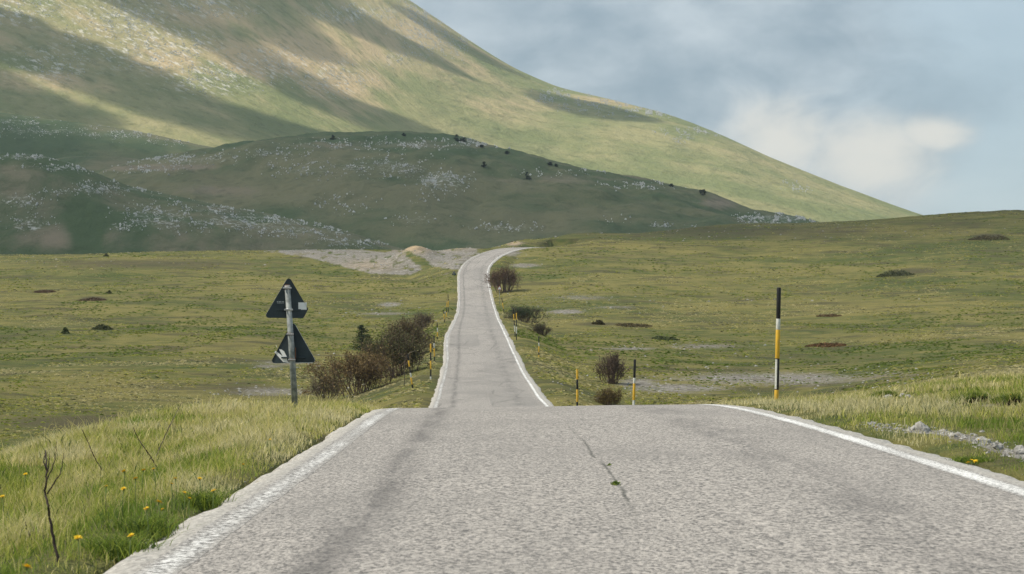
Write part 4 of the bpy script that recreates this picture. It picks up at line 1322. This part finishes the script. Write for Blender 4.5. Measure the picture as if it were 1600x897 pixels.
def bare_bush(px, py_base, wpx, hpx, d, lab, seedv, mat='twig_red', leaves=0, leafc=(.10, .11, .03), dens=1.0, tw=.012, name='shrub'):
    r = np.random.default_rng(seedv)
    x = (px - 800) * d / F; z = float(gz(x, d)); wd = wpx * d / F; h = hpx * d / F
    root = empty(name, W(x, d, z))
    lv = [np.stack([r.normal(0, wd * .13, 46), r.normal(0, wd * .11, 46), np.full(46, -.05)], 1)]
    segs = []; rads = []
    p = lv[0]; n0 = len(p)
    dirs = np.stack([p[:, 0] / wd * 3.0 + r.normal(0, .32, n0), p[:, 1] / wd * 3.0 + r.normal(0, .32, n0), np.full(n0, 1.0)], 1)
    rad = np.full(n0, tw * 1.9)
    ln = h * .36 * r.uniform(.7, 1.15, n0)
    for level in range(4):
        dirs /= np.linalg.norm(dirs, axis=1)[:, None]
        q = p + dirs * ln[:, None]
        segs.append(np.stack([p, q], 1)); rads.append(np.stack([rad, rad * .7], 1))
        if level == 3: break
        k = [3, 3, int(3 * dens + .5)][level]
        p = np.repeat(q, k, 0) ; pd = np.repeat(dirs, k, 0)
        back = r.random(len(p))[:, None] * .45
        p = p - pd * back * np.repeat(ln, k)[:, None]
        dirs = pd + r.normal(0, .42, pd.shape) + np.array([0, 0, .10])
        rad = np.repeat(rad, k) * .66; ln = np.repeat(ln, k) * r.uniform(.5, .85, len(p))
    S = np.concatenate(segs); Rr = np.concatenate(rads)
    S[..., 2] = np.maximum(S[..., 2], -.05)
    sc = np.array([wd / 2 / max(np.percentile(np.abs(S[..., 0]), 92), .01), wd / 2 / max(np.percentile(np.abs(S[..., 1]), 97), .01), h / max(np.percentile(S[..., 2], 95), .01)])
    S = S * sc
    V, Q = twig_tubes(S, Rr)
    mesh_np('branches', V, Q, M[mat], parent=root)
    leaves *= 2
    if leaves:
        tips = S[-len(segs[-1]):, 1]
        i = r.integers(0, len(tips), leaves)
        P = tips[i] + r.normal(0, .07 * h, (leaves, 3)); P[:, 2] = np.abs(P[:, 2])
        c = np.array(leafc)[None] * 1.7 * r.uniform(.5, 1.4, (leaves, 1))
        V, Q, C = leaf_quads(P, r.uniform(.03, .075, leaves) * (h / 1.8) ** .5, c, r)
        mesh_np('leaves', V, Q, M['leaf'], parent=root, attrs={'col': C})
    tag(root, lab, 'shrub', 'shrubs beside the road and in the meadow')
    return root


bare_bush(562, 618, 112, 56, 138, 'widest bare brown thicket in front of the valley left of the road', 1, 'twig_red', 4200, (.120, .085, .040), 1.4, .016, 'thicket')
bare_bush(618, 606, 76, 58, 146, 'dark tangled thicket just behind the leaning left snow pole', 2, 'twig_red', 3600, (.060, .058, .026), 1.5, .016, 'thicket')
bare_bush(638, 568, 52, 50, 172, 'rounded brown thicket rising highest behind the left snow poles', 3, 'twig_red', 3400, (.085, .068, .036), 1.5, .018, 'thicket')
bare_bush(512, 618, 46, 34, 140, 'low grey twiggy end of the thicket nearest the sign post', 4, 'twig_grey', 500, (.13, .11, .06), 1.0, .012, 'thicket')
bare_bush(663, 507, 26, 20, 236, 'small brown shrub above the thicket left of the road', 5, 'twig_red', 600, (.07, .062, .034), 1.0, .018)
bare_bush(955, 593, 38, 40, 152, 'purplish bare shrub standing alone right of the road', 6, 'twig_red', 700, (.070, .050, .038), 1.3, .014)
bare_bush(955, 634, 34, 24, 112, 'low reddish green shrub at the crest between two right poles', 7, 'twig_red', 1500, (.105, .080, .030), 1.0, .010)
bare_bush(789, 446, 40, 32, 352, 'reddish brown rounded shrub beside the upper bend', 8, 'twig_red', 2600, (.085, .050, .032), 1.3, .03)
bare_bush(818, 485, 46, 21, 262, 'dark green shrub on the bank below the reddish one', 9, 'twig_red', 3400, (.040, .058, .026), 1.2, .02)
bare_bush(846, 512, 26, 16, 222, 'faint green shrub right of the poles by the road', 10, 'twig_red', 900, (.075, .085, .035), 1.0, .015)

# low dark cushions in the meadow
def cushion(px, py, wpx, hpx, lab, seedv, c=(.062, .056, .024)):
    d = hit(px, py, 90); x = (px - 800) * d / F; z = float(gz(x, d)); wd = wpx * d / F; h = max(hpx * d / F * .6, .2)
    r = np.random.default_rng(seedv); root = empty('low_shrub', W(x, d, z))
    n = 1500
    th = r.uniform(0, 6.283, n); rr = np.sqrt(r.random(n)); k = np.clip(1 - rr ** 2.2, .05, 1)
    lump = np.clip(-.6 + 3.2 * fbm(np.cos(th) * rr * 3.5 + 5, np.sin(th) * rr * 3.5 + seedv, seedv, 3), .05, 1.6)
    P = np.stack([np.cos(th) * rr * wd / 2, np.sin(th) * rr * max(wd * .35, .8), h * k * lump * r.random(n) ** .5], 1)
    P[:, 2] += gz(x + P[:, 0], d + P[:, 1]) - z
    V, Q, C = leaf_quads(P, r.uniform(.08, .20, n), np.array(c)[None] * 2.1 * r.uniform(.4, 1.5, (n, 1)), r)
    mesh_np('foliage', V, Q, M['leaf'], parent=root, attrs={'col': C})
    m = 90; a = np.stack([P[:m, 0], P[:m, 1], P[:m, 2] * 0 + gz(x + P[:m, 0], d + P[:m, 1]) - z - .05], 1)
    V, Q = twig_tubes(np.stack([a, P[:m] + np.array([0, 0, .05])], 1), np.full((m, 2), .012))
    mesh_np('stems', V, Q, M['twig'], parent=root)['kind'] = 'stuff'
    tag(root, lab, 'low shrub', 'dark low shrubs in the meadow')


cushion(70, 457, 34, 4, 'brown low shrub patch at the upper left of the meadow', 1, (.075, .050, .030))
cushion(145, 469, 46, 4, 'brown low shrub patch right of and below the upper left one', 2, (.070, .048, .030))
cushion(160, 515, 34, 9, 'dark green low cushion in the left meadow hollow', 3, (.048, .052, .022))
cushion(102, 521, 10, 10, 'small upright green tuft left of the dark green cushion', 4, (.055, .065, .025))
cushion(170, 459, 8, 6, 'tiny round green shrub between the brown patches and the sign', 5, (.050, .055, .022))
cushion(935, 507, 20, 8, 'small dark round shrub at the end of a dark streak right of the road', 6, (.050, .042, .020))
cushion(990, 509, 60, 4, 'long dark low streak of heath right of the small dark round shrub', 7, (.070, .056, .028))
cushion(1545, 374, 66, 9, 'wide dark brown shrub patch high on the right hill', 8, (.058, .048, .026))
cushion(1400, 430, 62, 9, 'dark green shrub patch in the middle of the right slope', 9, (.045, .050, .024))
cushion(1040, 531, 44, 6, 'flat green shrub patch above the right gravel beds', 10, (.055, .065, .026))
cushion(1290, 541, 64, 4, 'reddish low heath streak right of the tall pole', 11, (.095, .055, .026))
cushion(166, 401, 8, 5, 'tiny dark bush on the left meadow skyline', 12, (.045, .045, .022))
cushion(1295, 495, 40, 4, 'brownish low patch right of the tall pole top half', 13, (.085, .058, .030))


def conifer(px, py_base, wpx, hpx, d, lab, seedv, n=2400, zsurf=None, rnd=0.0, c=(.030, .048, .022), group='trees', name='juniper_tree', leaf=None):
    r = np.random.default_rng(seedv)
    x = (px - 800) * d / F; z = float(gz(x, d)) if zsurf is None else zsurf
    wd = wpx * d / F; h = hpx * d / F
    root = empty(name, W(x, d, z - .05))
    MB().tube([(0, 0, 0), (.01 * h, 0, h * .4), (0, 0, h * .85)], [h * .035, h * .026, h * .008], 7).build('trunk', M['trunk'], root, True)
    # whorls of drooping clumps, uneven outline
    nb = 46 if n > 1000 else 18
    t = r.random(nb) ** (1.0 if rnd > .2 else 1.5); th = r.uniform(0, 6.283, nb)
    env = (1 - rnd) * (1 - t * .94) + rnd * np.sqrt(np.clip(1 - (2 * t - 1) ** 2, .02, 1))
    rad = wd / 2 * env * r.uniform(1.0, 1.6, nb)
    cz = h * (.06 + .90 * t)
    m = n // nb
    a = r.random((nb, m)) ** .6; sp = wd * (.055 + .075 * env)[:, None]
    X = np.cos(th)[:, None] * rad[:, None] * a + r.normal(0, 1, (nb, m)) * sp * .7
    Yv = np.sin(th)[:, None] * rad[:, None] * a + r.normal(0, 1, (nb, m)) * sp * .7
    Zv = cz[:, None] + (.06 * h * (a - .5)) + r.normal(0, 1, (nb, m)) * sp * .55
    P = np.stack([X, Yv, np.clip(Zv, .02 * h, h)], -1).reshape(-1, 3)
    cc = np.array(c)[None] * np.repeat(r.uniform(.55, 1.4, nb), m)[:, None] * r.uniform(.7, 1.3, (len(P), 1))
    ls = leaf or h * .030
    V, Q, C = leaf_quads(P, r.uniform(.6, 1.4, len(P)) * ls, cc, r)
    mesh_np('crown', V, Q, M['leaf'], parent=root, attrs={'col': C})
    S = np.stack([np.stack([0 * th, 0 * th, cz * .9], 1), np.stack([np.cos(th) * rad * .8, np.sin(th) * rad * .8, cz], 1)], 1)
    V, Q = twig_tubes(S, np.stack([np.full(nb, h * .010), np.full(nb, h * .004)], 1))
    mesh_np('limbs', V, Q, M['trunk'], parent=root)['kind'] = 'stuff'
    tag(root, lab, 'tree', group)


conifer(565, 541, 36, 41, 214, 'dark green juniper standing alone between sign and thicket', 61, 4200, None, .15, (.030, .046, .020), 'trees', 'juniper_tree', .055)


def hill_tree(px, py, wpx, hpx, lab, seedv, rnd=.3):
    Vt, PX, PY, T = hill_grids['D']
    e = (PX - px) ** 2 + ((PY - py) * 1.5) ** 2 + np.where(T > 1.0, 1e4, 0)
    i = np.unravel_index(np.argmin(e), e.shape)
    p = Vt[i]
    conifer(800 + p[0] * F / p[1], 0, wpx, hpx, float(p[1]), lab, seedv, 520, float(p[2] - CZ), rnd, (.026, .036, .026), 'lone trees on the dark hill', 'hill_tree', .28)


for i, (px, py, wp, hp, lab, rd) in enumerate((
        (520, 218, 8, 9, 'small pointed tree at the left end of the dark hill skyline', .1),
        (632, 213, 5, 5, 'tiny bush on the very top of the dark hill', .6),
        (713.5, 221, 11, 11, 'larger of the paired trees on the dark hill crest', .5),
        (723, 223, 9, 9, 'smaller right hand tree of the pair on the dark hill crest', .6),
        (758, 261, 9, 10, 'tree on the open slope below the paired crest trees', .3),
        (825, 280, 12, 12, 'pointed tree lowest on the open face of the dark hill', .1),
        (791, 241, 9, 5, 'low wide bush on the crest right of the paired trees', .8),
        (859, 259, 7, 5, 'left of two tiny bushes further down the right crest', .7),
        (869, 261, 5, 5, 'right of two tiny bushes further down the right crest', .3),
        (1048, 292, 6, 5, 'tiny bush left of the round tree on the right crest', .5),
        (1097, 305, 10, 10, 'round dark tree near the right end of the dark hill crest', .8),
        (752, 230, 5, 4, 'tiny dark bush between the pair and the low wide bush', .8))):
    hill_tree(px, py, wp, hp, lab, 80 + i, rd)


# ------------------------------------------------------------------ dead stalks on the left verge
def stalk(main, subs, lab, depth_px, mat='twig', r0=.009):
    """polylines given in photo pixels, standing at the depth where the foot meets the verge"""
    d = hit(main[0][0], main[0][1], 8.5)
    root = empty('dead_stalk', at_px(main[0][0], main[0][1], d))
    o = np.array(at_px(main[0][0], main[0][1], d))

    def conv(pl, seedv):
        r = random.Random(seedv); out = []
        for i, (a, b) in enumerate(pl):
            dd = d + .05 * i * r.uniform(-1, 1)
            out.append(tuple(at_px(a, b, dd) - o))
        fine = []
        for i in range(len(out) - 1):
            for q in range(4):
                t = q / 4; p = [out[i][k] + (out[i + 1][k] - out[i][k]) * t for k in range(3)]
                fine.append((p[0] + r.uniform(-.003, .003), p[1] + r.uniform(-.003, .003), p[2]))
        fine.append(out[-1]); return fine
    pm = conv(main, 1); n = len(pm); pm[0] = (pm[0][0], pm[0][1], pm[0][2] - .06)
    MB().tube(pm, [r0 * (1 - .6 * i / n) for i in range(n)], 6).build('stem', M[mat], root, True)
    for k, s in enumerate(subs):
        ps = conv(s, 9 + k); n = len(ps)
        MB().tube(ps, [r0 * .5 * (1 - .7 * i / n) for i in range(n)], 5).build('branch', M[mat], root, True)
    return tag(root, lab, 'dead stalk', 'dead woody stalks on the left verge')


o_ = stalk([(92, 879), (85, 850), (78, 810), (76, 790), (70, 772), (72, 750), (73, 725), (71, 704)],
           [[(74, 772), (84, 756), (93, 742), (98, 725), (99, 708)], [(72, 752), (80, 735), (86, 718), (88, 690)], [(73, 735), (68, 722), (70, 708)], [(72, 745), (76, 728), (77, 710)], [(84, 756), (88, 750), (90, 742)]],
           'tallest dark forked dead stalk at the lower left corner', 0)
stalk([(165, 746), (158, 732), (149, 717), (143, 703), (137, 690), (128, 671)], [[(149, 717), (145, 708), (140, 702)], [(165, 733), (174, 738), (181, 744)]], 'single leaning dark dead stalk left of the dandelions', 0, r0=.008)
stalk([(250, 740), (243, 727), (236, 714), (226, 700), (216, 686), (208, 668)], [[(236, 714), (232, 722), (234, 736)]], 'dark dead stalk leaning left that forms half of a V', 0, r0=.008)
stalk([(241, 722), (246, 708), (254, 690), (264, 668), (275, 645), (285, 628)], [[(264, 668), (270, 660), (272, 650)]], 'pale dry stalk leaning right that forms the other half of the V', 0, 'twig_grey', .007)
stalk([(52, 852), (47, 838), (42, 826), (40, 815)], [[(47, 838), (52, 830)], [(44, 830), (38, 824)]], 'short broken dead stalk left of the tallest forked one', 0, 'twig', .006)
stalk([(3, 775), (2, 765), (0, 757)], [[(2, 768), (5, 764)]], 'stub of dead stalk at the left picture edge', 0, 'twig', .008)

# ------------------------------------------------------------------ dandelions
def dandelion(px, py, size, lab, tall=.215, cat='flower'):
    d = hit(px, py + tall * F / 12.0, 8.5)
    d = hit(px, py + tall * F / d, 8.5)
    p = at_px(px, py, d); x = p[0]; zg = float(gz(x, d)) + CZ
    hgt = max(p[2] - zg, .05); size *= 1.25
    root = empty('dandelion', (x, d, zg), (0, 0, random.uniform(0, 6)))
    bx_, by_ = random.uniform(-.012, .012), random.uniform(-.012, .012)
    MB().tube([(0, 0, -.02), (bx_, by_, hgt * .5), (0, 0, hgt)], [.0035, .003, .003], 5).build('stem', M['stem'], root, True)
    r = np.random.default_rng(int(px * 7 + py)); n = 60
    mb = MB()
    tx, ty = random.uniform(-.3, .3), -.35 + random.uniform(-.2, .2)
    nz = Vector((tx, ty, 1)).normalized(); ux = nz.orthogonal().normalized(); uy = nz.cross(ux)
    for k in range(n):
        a = r.uniform(0, 6.283); L = size * r.uniform(.55, 1.0); el_ = r.uniform(.05, 1.1)
        dv = (ux * math.cos(a) + uy * math.sin(a)) * math.cos(el_) + nz * math.sin(el_) * .6
        sd = (ux * -math.sin(a) + uy * math.cos(a)) * size * .10
        c = Vector((0, 0, hgt)); q = c + dv * L
        mb.add([c - sd * .3, c + sd * .3, q + sd, q - sd], [(0, 1, 2, 3)])
    mb.build('flower_head', M['petal'], root)
    MB().tube([(0, 0, hgt - size * .5), (0, 0, hgt - size * .1), (0, 0, hgt + .002)], [.003, size * .30, size * .22], 7).build('calyx', M['stem'], root, True)
    return tag(root, lab, cat, 'yellow dandelions on the verges')


FL = [(194, 737, .021, 'orange yellow dandelion, leftmost of the three heads in the middle row'), (224, 735, .020, 'middle dandelion of the row above the lower pair'),
      (240, 733, .017, 'dandelion at the foot of the V shaped stalks'), (212, 748, .019, 'dandelion just below the gap of the leftmost row'),
      (193, 764, .018, 'paler dandelion below the leftmost row'), (40, 741, .020, 'lemon yellow dandelion at far left above the forked stalk'),
      (4, 776, .019, 'dandelion cut by the left picture edge'), (274, 748, .015, 'upper of two small dandelions right of the V stalks'),
      (268, 756, .014, 'lower of two small dandelions right of the V stalks'), (312, 748, .017, 'dandelion above the group beside the asphalt'),
      (248, 785, .021, 'broad dandelion between the middle row and the road edge'), (229, 795, .018, 'dandelion just left of and below the broad one'),
      (288, 770, .016, 'upper left dandelion of the close pair near the asphalt'), (296, 779, .016, 'lower right dandelion of the close pair near the asphalt'),
      (334, 767, .020, 'dandelion nearest the asphalt in the right group'), (205, 837, .019, 'lone dandelion close to the road edge at lower left'),
      (122, 841, .022, 'tall dandelion right of the forked stalk stem'), (42, 886, .024, 'nearest dandelion at the bottom left corner'),
      (380, 726, .015, 'lone dandelion up the verge beside the road edge'), (422, 687, .014, 'farthest left verge dandelion towards the sign'),
      (254, 796, .013, 'tiny dandelion under the broad one'), (166, 760, .014, 'faint dandelion below the single leaning stalk')]
for a in FL:
    dandelion(*a)
for a in [(1513, 723, .020, 'left flower of the yellow clump beside the right edge line'), (1524, 721, .022, 'right flower of the yellow clump beside the right edge line'),
          (1518, 719, .018, 'highest flower of the yellow clump beside the right edge line'), (1369, 668, .016, 'single yellow flower in short grass left of the gravel strip'),
          (1529, 687, .013, 'pale small flower just above the gravel strip'), (1232, 633, .013, 'small yellow flower at the foot of the tall snow pole'),
          (1579, 617, .013, 'tiny yellow flower above the rightmost turf lip')]:
    dandelion(*a, tall=.13)


# ------------------------------------------------------------------ weed in the centre crack, coarse tufts by the asphalt
def weed(px, py, wdt, hgt, n, lab, seedv, on_road=False, c=(0, 1, 5)):
    if on_road:
        d = 1.2 * F / (py - HY); x = (px - 800) * d / F; z = float(road_surface(np.array(x - road_x(d)), d))
    else:
        d = hit(px, py, 8.5); x = (px - 800) * d / F; z = float(gz(x, d))
    r = np.random.default_rng(seedv)
    root = empty('weed_tuft', W(x, d, z))
    P = np.stack([r.normal(0, wdt * .3, n), r.normal(0, wdt * (1.0 if on_road else .3), n), np.full(n, -.005)], 1)
    cc = PAL[r.choice(c, n)] * r.uniform(.6, 1.1, (n, 1))
    V, Fc, C = blades(P, hgt * r.uniform(.5, 1.1, n), np.full(n, .006), cc, 1.0, seedv)
    mesh_np('blades', V, Fc, M['grass'], parent=root, attrs={'col': C})['kind'] = 'stuff'
    m = max(n // 5, 6); Q = P[:m] + np.array([0, 0, .012]); Q[:, 2] += r.random(m) * hgt * .4
    V, Fq, C = leaf_quads(Q, r.uniform(.010, .022, m), PAL[r.choice([0, 5], m)] * .8, r)
    mesh_np('leaves', V, Fq, M['leaf'], parent=root, attrs={'col': C})
    tag(root, lab, 'weed')


weed(962, 757, .045, .022, 160, 'small green weed growing in the central road crack', 1, True)
weed(952, 728, .02, .015, 40, 'thin weed further up the central road crack', 2, True)
for i, (px, py, lab) in enumerate(((232, 838, 'dense dark green tuft at the asphalt edge right of the lone dandelion'), (318, 795, 'dark green tuft overhanging the road edge by the right dandelions'),
                                   (190, 872, 'dense green tuft at the asphalt edge in the lower left'), (1519, 731, 'dark leaf clump under the yellow flowers beside the right edge line'))):
    weed(px, py, .28, .17 if i < 3 else .07, 420, lab, 20 + i, False, (0, 0, 1, 5))

# arching dry stems over the left thicket
def dry_arch():
    d = 124.; root = empty('dry_stem', at_px(632, 575, d)); o = np.array(at_px(632, 575, d))
    zg = float(gz((632 - 800) * d / F, d)) + CZ - o[2]
    pts = [(632, 575), (633, 560), (640, 551), (649, 548), (656, 553), (661, 562)]
    P = [tuple(at_px(a, b, d) - o) for a, b in pts]
    MB().tube([(0, 0, min(zg, -.1))] + P, [.022] * 3 + [.018, .016, .012, .008], 5).build('stem', M['twig_grey'], root, True)
    MB().tube([P[1], tuple(at_px(626, 552, d) - o)], [.014, .006], 5).build('branch', M['twig_grey'], root, True)
    tag(root, 'arching pale dry stem above the leaning left snow pole', 'dry stem')


dry_arch()
